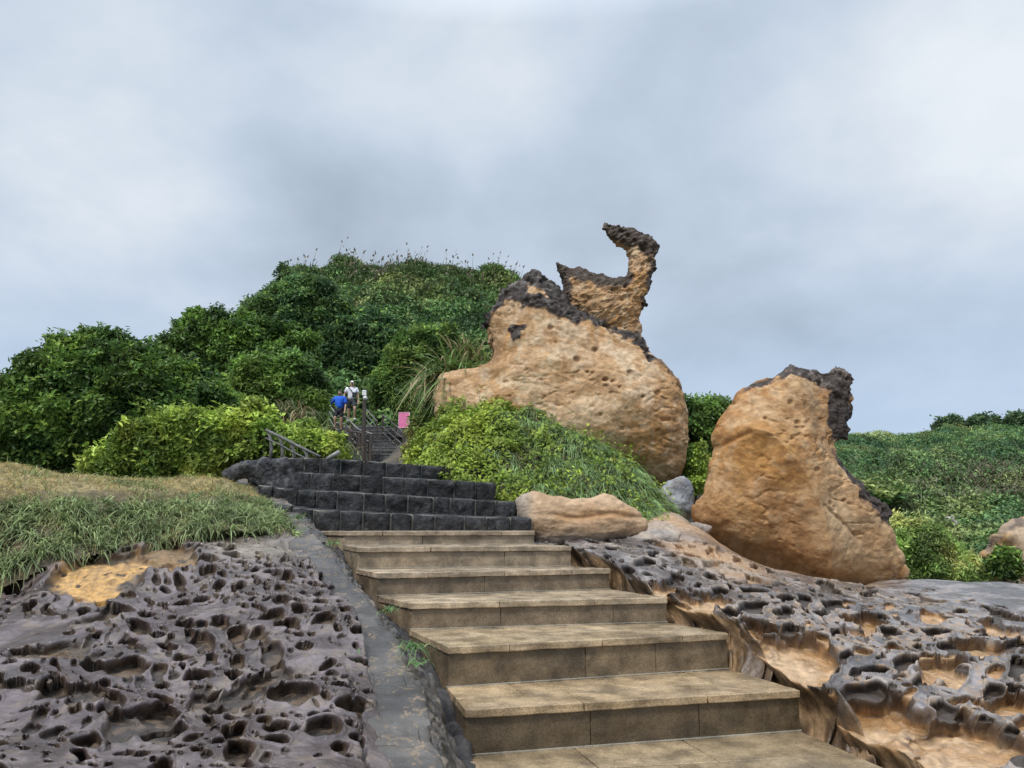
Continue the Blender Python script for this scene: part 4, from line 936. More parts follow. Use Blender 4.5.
RB = [(784, 367), (791.5, 364), (796, 368), (803, 371), (816, 368), (824, 372), (830, 369), (836, 366), (845, 370), (854.5, 380), (851, 388), (852, 397), (854, 415), (851, 428), (847, 442), (841, 447), (833, 448), (834, 456), (838, 463), (845, 471), (852, 479), (866, 492), (876, 495), (884, 498), (890, 505), (894, 514),
      (887, 528), (895, 546), (901, 556), (907, 568), (908, 578), (890, 580), (873, 579), (855, 576), (838, 573), (816, 567), (797, 562), (777, 555), (760, 549), (745, 541), (720, 531), (699, 523), (688, 514), (690, 503), (697, 497), (703, 491), (707, 477), (710, 464), (715, 447), (715, 440), (718, 432), (724, 422), (731, 411), (742, 393),
      (747, 388), (752, 383), (762, 379), (770, 377)]
def crust_rb(px, py, V):
    n = fbm(V, 5, 4, 81) * 5
    dark = sm(1.15, .85, ell(px, py, 845, 412, 13, 38) + .06 * n); top = polyd(px, py, [(745, 390), (770, 378), (790, 367), (815, 371), (850, 376)])
    wd_ = np.interp(px, [740, 790, 810, 850], [0, 5, 9, 18]); edge = polyd(px, py, [(836, 452), (853, 480), (868, 494), (884, 501), (892, 516)]) + 2
    return np.maximum.reduce([dark, sm(wd_ + 4, wd_ - 2, top + n), sm(7, 3, edge + .6 * n) * sm(440, 470, py), .95 * sm(13, 6, polyd(px, py, [(868, 494), (890, 505), (892, 518)]) + n)])
def disp_rb(V, N_, px, py):
    c = crust_rb(px, py, V); F1, _ = worley3(V, 6, 82); d = .0 * c - .05 * sm(.5, .3, F1 + .15 * noise(V, 9, 83)) * c * sm(-.2, .3, noise(V, 1.8, 89)) + .03 * c * ridged(V, 3.5, 4, 80) + .03 * c * fbm(V, 9, 3, 78) - .05 * c
    d = d + .24 * np.exp(-(polyd(px, py, [(752, 432), (772, 438), (798, 470), (818, 510), (828, 560)]) / 17)) + .013 * fbm(V * [[1, 1, 1.6]], 4.5, 5, 56, .55) - .03 * sm(.62, .9, ridged(V * [[.8, 1, 1.5]], 2.2, 3, 57)) * sm(-.2, .3, noise(V, 1.2, 58))
    d = d - .10 * np.exp(-(ell(px, py, 828, 430, 12, 60, -12)) ** 2) - .10 * np.exp(-(ell(px, py, 850, 520, 16, 50, -28)) ** 2)
    d = d - .05 * np.exp(-(polyd(px, py, [(716, 450), (735, 442), (750, 436)]) / 2.2) ** 2) - .04 * np.exp(-(polyd(px, py, [(820, 505), (845, 525), (860, 540)]) / 2.0) ** 2)
    d = d + .009 * ridged(np.c_[V[:, 0], V[:, 1], V[:, 2] * 1.6 + V[:, 0]], 2.2, 4, 85) + .007 * ridged(V, 8, 3, 86)- .01 * sm(.45, .8, ridged(V, 1.6, 2, 88))
    for (a, b, r) in ((790, 403, 3), (797, 423, 3), (765, 420, 2), (815, 470, 3), (829, 503, 3), (858, 534, 4), (735, 405, 2), (790, 440, 2), (845, 500, 2)): d = d - .05 * np.exp(-(ell(px, py, a, b, r, r * .8)) ** 4)
    return d
def col_rb(V, N_, px, py):
    c = sandcol(V, N_, px, py, 9); n = fbm(V, 6, 4, 84); n2 = fbm(V, 1.4, 4, 87)
    c = c * np.array([[.86, .77, .66]])
    c = lerp3(c, C3(.42, .22, .07), .75 * np.exp(-(ell(px, py, 765, 480, 48, 60)) ** 4) * sm(-.4, .3, n2))
    c = lerp3(c, C3(.52, .37, .22), .6 * np.exp(-(ell(px, py, 845, 530, 24, 60, -25)) ** 2)); c = lerp3(c, C3(.24, .16, .10), .55 * np.exp(-(ell(px, py, 820, 400, 18, 40)) ** 2) * sm(-.2, .3, n))
    cr = crust_rb(px, py, V); c = lerp3(c, C3(.17, .10, .06), .8 * sm(.02, .4, cr)); c = lerp3(c, C3(.055, .040, .033), sm(.4, .8, cr)); c = lerp3(c, C3(.20, .16, .13), sm(.5, .9, cr) * sm(.1, .5, n) * .7 * sm(400, 370, py))
    return c, .75 - .25 * cr
def foot_rb(V):
    V = V.copy(); k = sm(12.3, 12.9, V[:, 1]) * sm(3.0, .8, V[:, 2]); V[:, 2] -= .75 * k; return V
rock('boulder', 'leaning tan sandstone boulder with dark crusted top right of the larger one', 'boulder', RB, 12.4, thick=.62, cell=.012, colfn=col_rb, amp=.09, fr=1.0, oct=3, jag=.03, k=21, dispf=disp_rb, back=1.1, post=foot_rb)

SLAB = [(517, 500), (521, 495), (532, 493), (550, 495), (576, 497), (590, 496), (605, 493), (614, 495), (623, 501), (637, 509), (645, 519), (647, 526), (643, 533), (628, 538), (611, 541), (590, 544), (564, 546), (540, 546), (530, 532), (520, 520)]
def col_slab(V, N_, px, py):
    c = lerp3(C3(.40, .26, .15), C3(.50, .34, .21), sm(-.3, .4, fbm(V, 2, 4, 91))); c = lerp3(c, C3(.42, .22, .09), .6 * np.exp(-(polyd(px, py, [(560, 518), (590, 515), (625, 514)]) / 6) ** 2))
    c = lerp3(c, C3(.30, .26, .22), .8 * np.maximum(sm(540, 522, px), sm(528, 540, py))); return c, np.full(len(V), .65)
def disp_slab(V, N_, px, py):
    return -.03 * np.exp(-((py - 517 - 2 * np.sin(px / 9) + .02 * (px - 560)) / 2.6) ** 2) * sm(535, 560, px) + .015 * ridged(np.c_[V[:, 0] * .5, V[:, 1], V[:, 2] * 3], 3, 3, 92)
rock('sandstone_block', 'low smooth orange sandstone slab at the right end of the black steps', 'rock', SLAB, 10.7, thick=.75, cell=.012, colfn=col_slab, amp=.05, fr=1.6, jag=.015, k=31, dispf=disp_slab, back=1.6)
GREY = [(652, 492), (660, 487), (672, 480), (684, 474), (692, 480), (694, 500), (692, 512), (688, 522), (678, 525), (668, 518), (658, 512), (650, 505)]
def col_grey(V, N_, px, py):
    n = fbm(V, 3, 4, 95); c = lerp3(C3(.22, .23, .25), C3(.36, .37, .38), sm(-.3, .4, n)); return lerp3(c, C3(.12, .09, .07), .5 * sm(.1, .4, fbm(V, 6, 4, 96))), np.full(len(V), .5)
rock('stone', 'smooth blue grey stone wedged in the gap between the two boulders', 'stone', GREY, 13.6, thick=.9, cell=.012, colfn=col_grey, amp=.06, fr=2.2, jag=.02, k=41)
for i, (ol, Y, lb) in enumerate([([(618, 545), (640, 530), (662, 528), (680, 534), (676, 545), (650, 552), (628, 553)], 10.6, 'flat pale grey stone lying before the slab in front of the grass mound'),
                  ([(690, 522), (700, 522), (712, 528), (706, 534), (692, 533)], 12.0, 'small flat brown stone at the foot of the leaning boulder')]):
    rock('stone', lb, 'stone', ol, Y, thick=.8, cell=.012, colfn=lambda V, N_, px, py: (lerp3(C3(.30, .26, .23), C3(.42, .35, .28), sm(-.3, .4, fbm(V, 4, 4, 95))), np.full(len(V), .5)), amp=.05, fr=3, jag=.02, k=50 + i)
# ================================================================== hills
def hill(name, crest, Yc, Yb, pyb, x0, x1, k, dome, damp, nleaf, ln, wd, palette, label, label2, reeds=None, prof=.9, youth=.08, nc=420, nr=260, frontonly=1.0):
    a = np.arctan((np.linspace(x0, x1, nc) - 512) / F / cP * .985); Ys = np.r_[np.linspace(Yb, Yc, nr - 40), np.linspace(Yc + .6, Yc + 22, 40)]
    A, YY = np.meshgrid(a, Ys); X = YY * np.tan(A); pxg = np.tile(np.linspace(x0, x1, nc), (len(Ys), 1))
    cr = np.interp(pxg, *np.array(crest, float).T); zc = EYE + (HZ - cr) / F * Yc * 1.035
    zb = EYE + (HZ - np.interp(pxg, *np.array(pyb, float).T)) / F * Yb * 1.035
    t = np.clip((YY - Yb) / (Yc - Yb), 0, 1); z = zb + (zc - zb) * t ** prof - np.clip(YY - Yc, 0, 99) ** 1.2 * .35
    V = np.c_[X.ravel(), YY.ravel(), z.ravel()]; V[:, 2] += (.9 * fbm(V, .11, 4, k) + .5 * noise(V, .05, k + 5)) * (sm(0, .2, t) * (1 - .7 * sm(.85, 1, t))).ravel() * (Yc / 60)
    q = grid_faces(len(Ys), nc); N_ = vnormals(V, q); W = V + .5 * dome * fbm(V, .6 / dome, 3, k + 1)[:, None]
    F1, hid = worley3(W, 1 / dome, k + 2); F2_, _ = worley3(W, 2.7 / dome, k + 3)
    h = damp * (.5 + .8 * hid) * np.sqrt(np.clip(1 - (F1 / .85) ** 2, 0, 1)) + damp * .4 * np.sqrt(np.clip(1 - (F2_ / .85) ** 2, 0, 1)) - damp * .6
    V2 = V + N_ * h[:, None]
    cc = np.tile(np.array(palette[:2]).mean(0), (len(V2), 1))
    o = mesh_obj('hill', V2 - N_ * .12, q, M_leaf_far, col=cc * 2.6); tag(o, kind='structure'); o['label'] = label
    p, n = scatter(V2, q, nleaf, lambda c, nn: (c[:, 1] < Yc + 3) * (1 + 2 * (nn[:, 1] < .1)) / (c[:, 1] / Yb) ** 1.0 + 1e-9)
    parts = [leafy(p, n, 4, ln, wd, palette, up=.5, jit=ln * .4, tint_scale=.22, k=k, youth=youth, youthc=(.14, .17, .055), cellid=dome)]
    o2 = None
    V3, F3, C3_ = join(parts); o2 = mesh_obj('scrub', V3, F3, M_leaf_far, col=C3_, smooth=False); tag(o2, label2, 'scrub', kind='stuff')
    return V2, q
G_far = [(.019, .046, .019), (.030, .070, .026), (.048, .092, .035), (.072, .105, .044)]
VH, QH = hill('hill', [(-320, 430), (0, 420), (100, 395), (200, 350), (235, 326), (245, 318), (265, 302), (290, 286), (330, 274), (400, 271), (450, 275), (510, 287), (545, 305), (580, 350), (620, 410), (680, 470), (760, 500), (900, 520)],
     60, 33, [(-320, 470), (300, 445), (350, 440), (400, 440), (470, 430), (900, 500)], -320, 900, 1000, 3.0, 1.5, 50000, .34, .16, G_far,
     'rounded green hill rising behind the stairs', 'dense evergreen scrub covering the rounded hill behind the stairs')
VH2, QH2 = hill('hill', [(560, 460), (680, 450), (760, 446), (850, 444), (900, 445), (935, 443), (960, 439), (1024, 437), (1100, 420), (1350, 390)],
     85, 27, [(560, 560), (840, 586), (1350, 590)], 560, 1350, 1100, 3.0, 1.3, 90000, .27, .12, [(.019, .046, .022), (.030, .070, .030), (.046, .090, .038), (.068, .10, .046)],
     'long low green hillside at the right', 'dense scrub covering the long hillside at the right')
def reeds():
    idx = []; px, py = proj(VH)
    m = (VH[:, 1] > 54) & (VH[:, 1] < 62) & (px > 285) & (px < 540); c = VH[m]; pxm = px[m]
    wt = np.interp(pxm, [285, 320, 340, 400, 430, 540], [.3, 1, 2.2, 2, 1, .8]); i = rng.choice(len(c), 330, p=wt / wt.sum()); p = c[i]; n = len(p)
    ln = rng.uniform(.3, 1.9, n); d = np.c_[rng.normal(.12, .15, n), rng.normal(0, .1, n), np.ones(n)]; d /= np.linalg.norm(d, axis=1, keepdims=True)
    V1, F1 = blades(p, d, ln, .05, .05, K=2); C1 = np.tile([.16, .15, .08], (len(V1), 1))
    tip = p + d * ln[:, None]; V2, F2 = blades(tip - d * .1, d + rng.normal(0, .12, (n, 3)), .42, .15, .5, K=2); C2 = np.tile([.20, .16, .11], (len(V2), 1))
    parts = [(V1, F1, C1), (V2, F2, C2)]
    # blades of tall grass among them
    i = rng.choice(len(c), 9000); p = c[i]; V4, F4 = blades(p, np.c_[rng.normal(0, .5, 9000), rng.normal(-.1, .4, 9000), np.ones(9000)], rng.uniform(.5, 1.1, 9000), .07, rng.uniform(.3, .9, 9000), K=2)
    C4 = np.repeat(np.array([[.07, .11, .035]]) * rng.uniform(.6, 1.7, (9000, 1)), 6, 0); parts.append((V4, F4, C4))
    # patches of grass lower on the slope and on the right hillside
    for (VV, cx_, cy_, rx, ry, n, col, l_) in ((VH, 420, 290, 60, 14, 5000, (.10, .12, .045), .9), (VH, 415, 355, 45, 20, 3500, (.09, .14, .045), .7), (VH2, 900, 480, 60, 22, 9000, (.12, .15, .07), .9), (VH2, 990, 480, 50, 16, 9000, (.17, .155, .095), .9), (VH2, 920, 450, 80, 12, 4000, (.07, .13, .055), .9)):
        px, py = proj(VV); w_ = np.exp(-ell(px, py, cx_, cy_, rx, ry) ** 2) * (VV[:, 1] < 84); i = rng.choice(len(VV), n, p=w_ / w_.sum()); p = VV[i] + rng.normal(0, .15, (n, 3)) * [1, 1, 0]
        V4, F4 = blades(p - [0, 0, .1], np.c_[rng.normal(0, .45, n), rng.normal(-.1, .4, n), np.ones(n)], l_ * rng.uniform(.6, 1.4, n), .08, rng.uniform(.3, 1.2, n), K=2)
        parts.append((V4, F4, np.repeat(np.array([col]) * rng.uniform(.6, 1.5, (n, 1)), 6, 0)))
    V, Fc, C = join(parts); o = mesh_obj('reeds', V, Fc, M_grass, col=C, smooth=False); tag(o, 'tall reeds and feathery grasses standing along the hill crests', 'reeds', kind='stuff')
reeds()

_px, _py = proj(VH2); Ybare = float(VH2[np.argmin(np.hypot(_px - 954, _py - 524) + (VH2[:, 1] > 80) * 99)][1]) - .4
# orange outcrop far right
OUT = [(988, 590), (984, 556), (986, 544), (993, 534), (1002, 527), (1010, 517), (1019, 515), (1030, 520), (1046, 516), (1062, 530), (1080, 560), (1084, 592)]
def col_out(V, N_, px, py):
    n = fbm(V, .9, 4, 97); c = lerp3(C3(.48, .29, .13), C3(.38, .28, .19), sm(-.3, .3, n)); dk = np.maximum(sm(5, 2, polyd(px, py, [(988, 545), (1003, 532), (1016, 520), (1030, 523)])), sm(1.1, .7, ell(px, py, 990, 560, 7, 20)))
    return lerp3(c, C3(.13, .10, .085), .85 * dk), np.full(len(V), .7)
rock('outcrop', 'orange sandstone outcrop with a dark overhanging cap at the right edge', 'rock', OUT, 24.5, thick=.7, cell=.05, colfn=col_out, amp=.35, fr=.6, jag=.2, k=61,
     dispf=lambda V, N_, px, py: -.5 * np.exp(-(ell(px, py, 1006, 548, 12, 9)) ** 2) + .12 * ridged(np.c_[V[:, 0] * .4, V[:, 1], V[:, 2] * 2], 1.2, 4, 98))
rock('rock_ledge', 'low brown rocky ledge below the orange outcrop at the right edge', 'rock', [(960, 588), (966, 576), (985, 566), (1000, 572), (1020, 576), (1050, 580), (1060, 596), (970, 596)], 23, thick=.8, cell=.05, colfn=lambda V, N_, px, py: (lerp3(C3(.20, .15, .11), C3(.40, .28, .17), sm(-.3, .3, fbm(V, 1.5, 4, 99))), np.full(len(V), .7)), amp=.25, fr=1, jag=.12, k=62)
rock('rock', 'pale bare rock showing through the scrub on the right hillside', 'rock', [(946, 520), (952, 515), (958, 522), (962, 536), (955, 540), (948, 532)], Ybare, thick=.7, cell=.05, colfn=lambda V, N_, px, py: (lerp3(C3(.24, .22, .20), C3(.36, .33, .29), sm(-.3, .3, fbm(V, 1.5, 4, 99))), np.full(len(V), .7)), amp=.2, fr=1, jag=.12, k=63)
# ================================================================== trees and bushes
DK = [(.010, .028, .009), (.020, .048, .013), (.038, .08, .02)]; MD = [(.018, .045, .016), (.034, .075, .022), (.058, .105, .03)]; LT = [(.030, .065, .016), (.055, .10, .022), (.09, .13, .03)]
BL = [(.016, .042, .022), (.028, .065, .030), (.046, .09, .036)]
def gb(px, py, Y, drop=0): p = P(px, py, Y); return (p[0], p[1], p[2] - drop)
tree('evergreen_bush', 'broad dark evergreen tree filling the left edge behind the grassy bank', 'tree', [(-60, 480), (-60, 425), (-20, 405), (5, 392), (22, 372), (42, 354), (70, 343), (84, 335), (100, 331), (110, 341), (128, 339), (150, 344), (165, 350), (190, 360), (210, 372), (230, 386), (248, 400), (262, 418), (262, 440), (245, 475), (150, 486), (60, 486)],
     15.5, gb(110, 480, 15.5), thick=.9, dome=.62, damp=.34, npts=9500, per=6, ln=.125, wd=.062, palette=DK, k=1, youth=.30, youthc=(.12, .17, .03), flat=.6, trunkr=.14)
tree('pittosporum_bush', 'pale yellow green rounded bush in front of the dark tree beside the handrail', 'bush', [(84, 478), (90, 460), (110, 446), (130, 432), (148, 420), (168, 412), (190, 404), (215, 409), (235, 408), (256, 404), (272, 412), (286, 426), (298, 440), (300, 455), (290, 466), (250, 476), (200, 486), (110, 488)],
     13.0, gb(200, 478, 13), thick=.8, dome=.50, damp=.26, npts=4200, per=8, ln=.12, wd=.055, palette=LT, k=2, youth=.5, youthc=(.23, .28, .055), flat=.65, trunkr=.07)
tree('bush', 'low light green bush between the handrail and the upper stairs', 'bush', [(282, 470), (278, 448), (286, 430), (300, 424), (318, 426), (330, 438), (345, 445), (352, 458), (348, 470)],
     14.0, gb(320, 468, 14), thick=.8, dome=.4, damp=.2, npts=1300, per=7, ln=.11, wd=.05, palette=LT, k=3, youth=.4, youthc=(.22, .27, .05), trunkr=.04)
tree('domed_tree', 'smooth domed dark tree below the left shoulder of the hill', 'tree', [(160, 360), (168, 335), (180, 326), (197, 317), (215, 314), (245, 316), (262, 320), (285, 321), (302, 330), (316, 335), (318, 355), (310, 378), (280, 388), (240, 390), (200, 385)],
     25, gb(240, 400, 25), thick=.9, dome=.8, damp=.42, npts=5200, per=6, ln=.17, wd=.08, palette=DK, k=4, youth=.28, youthc=(.10, .17, .03), flat=.6, trunkr=.18)
tree('dark_tree', 'dark layered tree on the left shoulder of the hill skyline', 'tree', [(238, 330), (246, 304), (256, 297), (262, 300), (270, 292), (276, 285), (284, 276), (300, 274), (330, 285), (350, 305), (345, 330), (300, 340), (260, 338)],
     38, gb(290, 345, 38), thick=.8, dome=1.3, damp=.7, npts=4200, per=5, ln=.24, wd=.12, palette=BL, k=5, youth=.12, flat=.5, trunkr=.2)
tree('leafy_tree', 'mid green leafy tree above the light bush left of the two walkers', 'tree', [(222, 392), (236, 370), (252, 357), (268, 352), (292, 353), (312, 364), (324, 385), (326, 410), (318, 432), (290, 440), (250, 430), (230, 412)],
     20, gb(280, 445, 20), thick=.85, dome=.7, damp=.35, npts=4000, per=6, ln=.15, wd=.07, palette=MD, k=6, youth=.25, youthc=(.12, .19, .035), trunkr=.12)
tree('blue_green_tree', 'blue green round tree directly above the two walkers', 'tree', [(300, 360), (312, 335), (330, 318), (352, 310), (385, 314), (402, 330), (408, 355), (398, 380), (375, 392), (345, 385), (318, 380)],
     38, gb(350, 405, 38), thick=.8, dome=1.2, damp=.6, npts=4500, per=5, ln=.24, wd=.12, palette=BL, k=7, youth=.1, trunkr=.2)
tree('dark_shrub', 'tall dark shrub closing the gap behind the two walkers', 'bush', [(318, 440), (316, 400), (325, 382), (345, 374), (368, 372), (390, 378), (398, 395), (392, 425), (380, 436), (350, 438)],
     37, gb(352, 440, 37), thick=.7, dome=1.0, damp=.5, npts=3200, per=5, ln=.20, wd=.10, palette=[(.014, .03, .011), (.022, .048, .015), (.04, .07, .022)], k=8, youth=.03, trunkr=.12)
tree('streamside_tree', 'loose green shrub overhanging the right side of the upper stairs', 'bush', [(372, 408), (376, 380), (388, 352), (405, 334), (428, 326), (452, 332), (465, 355), (462, 400), (448, 425), (428, 432), (410, 418), (392, 408)],
     27, gb(430, 440, 27), thick=.8, dome=.9, damp=.5, npts=4200, per=5, ln=.19, wd=.075, palette=MD, k=9, youth=.16, trunkr=.1)
tree('green_bush', 'bright green bush at the far left edge beyond the dark tree', 'bush', [(-60, 430), (-60, 388), (-25, 380), (5, 378), (20, 382), (34, 390), (40, 405), (36, 430)],
     19, gb(-10, 440, 19), thick=.8, dome=.6, damp=.3, npts=2400, per=6, ln=.14, wd=.065, palette=MD, k=10, youth=.4, youthc=(.16, .23, .04), trunkr=.08)
tree('thicket', 'dark green thicket in the gap between the two boulders', 'bush', [(676, 500), (678, 440), (680, 408), (690, 402), (702, 404), (716, 399), (728, 402), (742, 410), (745, 440), (735, 480), (720, 505)],
     17.5, gb(705, 505, 17.5), thick=.8, dome=.6, damp=.32, npts=3000, per=6, ln=.12, wd=.05, palette=DK, k=11, youth=.22, youthc=(.11, .18, .04), trunkr=.06)
tree('creeper', 'yellow green creeper hanging low in the gap between the two boulders', 'bush', [(683, 492), (681, 460), (684, 440), (692, 434), (702, 446), (708, 465), (702, 485), (694, 497)],
     15.0, gb(694, 500, 15), thick=.6, dome=.35, damp=.16, npts=900, per=6, ln=.085, wd=.045, palette=LT, k=12, youth=.25, trunkr=.03)
tree('grassy_shrub', 'bright leafy shrub below the right boulder on the hillside', 'bush', [(872, 592), (878, 545), (888, 525), (902, 516), (918, 520), (935, 530), (950, 545), (968, 560), (985, 574), (992, 596)],
     23, gb(925, 596, 23), thick=.9, dome=.7, damp=.38, npts=4600, per=6, ln=.16, wd=.045, palette=[(.045, .09, .03), (.075, .14, .045), (.14, .18, .075)], k=13, youth=.25, youthc=(.20, .23, .10), trunkr=.06)
tree('low_shrub', 'small dark green shrub in front of the orange outcrop', 'bush', [(985, 575), (990, 558), (1003, 550), (1016, 556), (1022, 572), (1010, 580)],
     22.3, gb(1003, 580, 22.3), thick=.8, dome=.7, damp=.3, npts=900, per=5, ln=.17, wd=.07, palette=DK, k=14, youth=.1, trunkr=.05)
tree('shady_shrub', 'dark shrub between the white marker plate and the foot of the big boulder', 'bush', [(406, 466), (411, 436), (416, 412), (424, 398), (440, 392), (452, 410), (446, 440), (430, 466)],
     18.6, gb(428, 466, 18.6), thick=.7, dome=.5, damp=.28, npts=1900, per=5, ln=.15, wd=.06, palette=[(.02, .04, .014), (.04, .065, .022), (.075, .09, .035)], k=15, youth=.1, trunkr=.05)
for i, (ol, lb) in enumerate([([(934, 438), (938, 424), (950, 418), (962, 421), (970, 427), (966, 440)], 'small dark tree standing leftmost on the right hand ridge'),
                              ([(966, 438), (972, 420), (984, 416), (996, 421), (1002, 438)], 'small dark tree in the middle of the right hand ridge'),
                              ([(998, 438), (1004, 420), (1016, 415), (1030, 417), (1042, 436)], 'small dark tree at the picture edge on the right hand ridge')]):
    tree('ridge_tree', lb, 'tree', ol, 84, gb(np.mean([a for a, _ in ol]), 440, 84), thick=1, group='trees on the right hand ridge', dome=1.6, damp=1.0, npts=900, per=5, ln=.5, wd=.26, palette=[(.016, .036, .022), (.03, .06, .03)], k=20 + i, youth=0, cell=.25, jag=.35, trunkr=.2)

# ================================================================== grassy bank at the left
def bank():
    ct = PP([(0, 592, 6.65), (60, 572, 6.95), (130, 546, 7.6), (190, 539, 7.9), (240, 537, 8.1), (280, 532, 8.6), (0, 550, 7.0), (60, 535, 7.3), (130, 520, 7.9), (0, 505, 7.5), (60, 505, 7.7), (130, 508, 8.1), (200, 512, 8.5), (250, 515, 8.8),
             (0, 470, 8.5), (60, 477, 8.6), (110, 485, 8.7), (150, 491, 8.9), (200, 489, 9.5), (230, 483, 10.0), (250, 494, 10.2), (270, 512, 9.5), (0, 474, 10), (100, 486, 10.5), (170, 490, 11), (230, 482, 11.4), (0, 480, 13), (180, 490, 13), (-140, 600, 6.6), (-140, 470, 8.4), (-140, 478, 11), (-140, 520, 7.4), (240, 484, 11)])
    f = tps(ct); nc, nr = 420, 260; x, y = polar_grid(-190, 300, nc, 6.2, 13.5, nr); z = f(x, y); V = np.c_[x, y, z]; 
    pl = interp_line([(a[0], a[1]) for a in PP(pathL)]); ok = x < pl(y) + .12
    fr = PP([(-190, 606, 6.4), (0, 590, 6.68), (40, 578, 6.9), (80, 560, 7.15), (130, 543, 7.6), (190, 537, 7.95), (240, 536, 8.15), (285, 530, 8.6)]); fy = interp_line([(a[0], a[1]) for a in fr], 0)
    ok &= y > fy(x) - .02
    px, py = proj(V); V[:, 2] += .05 * fbm(V, 1.6, 4, 201) + .03 * fbm(V, 6, 3, 202)
    back = 1.0; dirt = np.exp(-(ell(px, py, 60, 560, 70, 16, -18)) ** 4)
    q = grid_faces(nr, nc, ok); n = fbm(V, 3, 4, 203)
    topm = sm(500, 488, py + 8 * n) 
    c = lerp3(C3(.07, .055, .035), C3(.13, .10, .055), sm(-.4, .4, n)); c = lerp3(c, C3(.30, .235, .10), topm * .7)
    V_, q_, c_ = compact(V, q, c); o = mesh_obj('ground', V_, q_, M_soil, col=c_); tag(o, kind='structure'); o['label'] = 'earth bank above the left honeycomb rock'
    # blades
    def w1(c_, n_):
        a, b = proj(c_); return (.2 + sm(-.4, .3, fbm(c_, 1.8, 3, 204))) * (1 - .88 * np.exp(-(ell(a, b, 55, 562, 75, 13, -18)) ** 4))
    p, nn = scatter(V_, q_, 52000, w1); a, b = proj(p); g = fbm(p, 1.4, 3, 205); g2 = fbm(p, 5, 3, 209)
    dry = np.clip(sm(508, 480, b + 26 * g + 10 * g2) + .9 * sm(230, 262, a) * sm(.0, .3, g + .1) * .5 + .3 * sm(.1, .5, g2), 0, 1); isdry = rng.random(len(p)) < dry * .93
    n = len(p); d = nn * .55 + np.array([[0, 0, .7]]) + rng.normal(0, .38, (n, 3)); 
    ln = np.where(isdry, rng.uniform(.035, .10, n), rng.uniform(.08, .26, n)); wd = np.where(isdry, .005, rng.uniform(.007, .014, n))
    edge = (py_edge := sm(500, 560, b)); dr = np.where(isdry, .5, rng.uniform(.5, 1.5, n) + .4 * edge)
    Vb, Fb = blades(p - nn * .01, d, ln, wd, dr, K=3)
    cg = np.where(isdry[:, None], np.array([[.50, .385, .16]]) * rng.uniform(.6, 1.25, (n, 1)), np.array([[.25, .29, .11]]) * rng.uniform(.5, 1.5, (n, 1)) + rng.uniform(0, .05, (n, 1)) * [[1, .8, .6]])
    cg = np.where((~isdry & (rng.random(n) < .13))[:, None], np.array([[.40, .32, .16]]), cg)
    parts = [(Vb, Fb, np.repeat(cg, 8, 0))]
    # coarse tufts on the face
    w2 = lambda c_, n_: (lambda a, b: sm(495, 515, b) * (1 - .6 * np.exp(-(ell(a, b, 55, 562, 70, 12, -18)) ** 4)) + 1e-6)(*proj(c_))
    p, nn = scatter(V_, q_, 420, w2); per = 26; pr = np.repeat(p, per, 0) + rng.normal(0, .012, (420 * per, 3)); nr_ = np.repeat(nn, per, 0); n = len(pr)
    Vb, Fb = blades(pr, nr_ * .5 + [[0, 0, .25]] + rng.normal(0, .55, (n, 3)), rng.uniform(.12, .30, n), .016, rng.uniform(.3, 1.2, n), K=3)
    tc_ = np.array([.24, .30, .13]) * rng.uniform(.6, 1.5, (420, 1)); cg = np.repeat(tc_, per, 0) * rng.uniform(.7, 1.3, (n, 1)); parts.append((Vb, Fb, np.repeat(cg, 8, 0)))
    V, Fc, C = join(parts); o = mesh_obj('grass', V, Fc, M_grass, col=C, smooth=False); tag(o, 'straw topped coarse green grass covering the bank above the left rock', 'grass', kind='stuff')
bank()

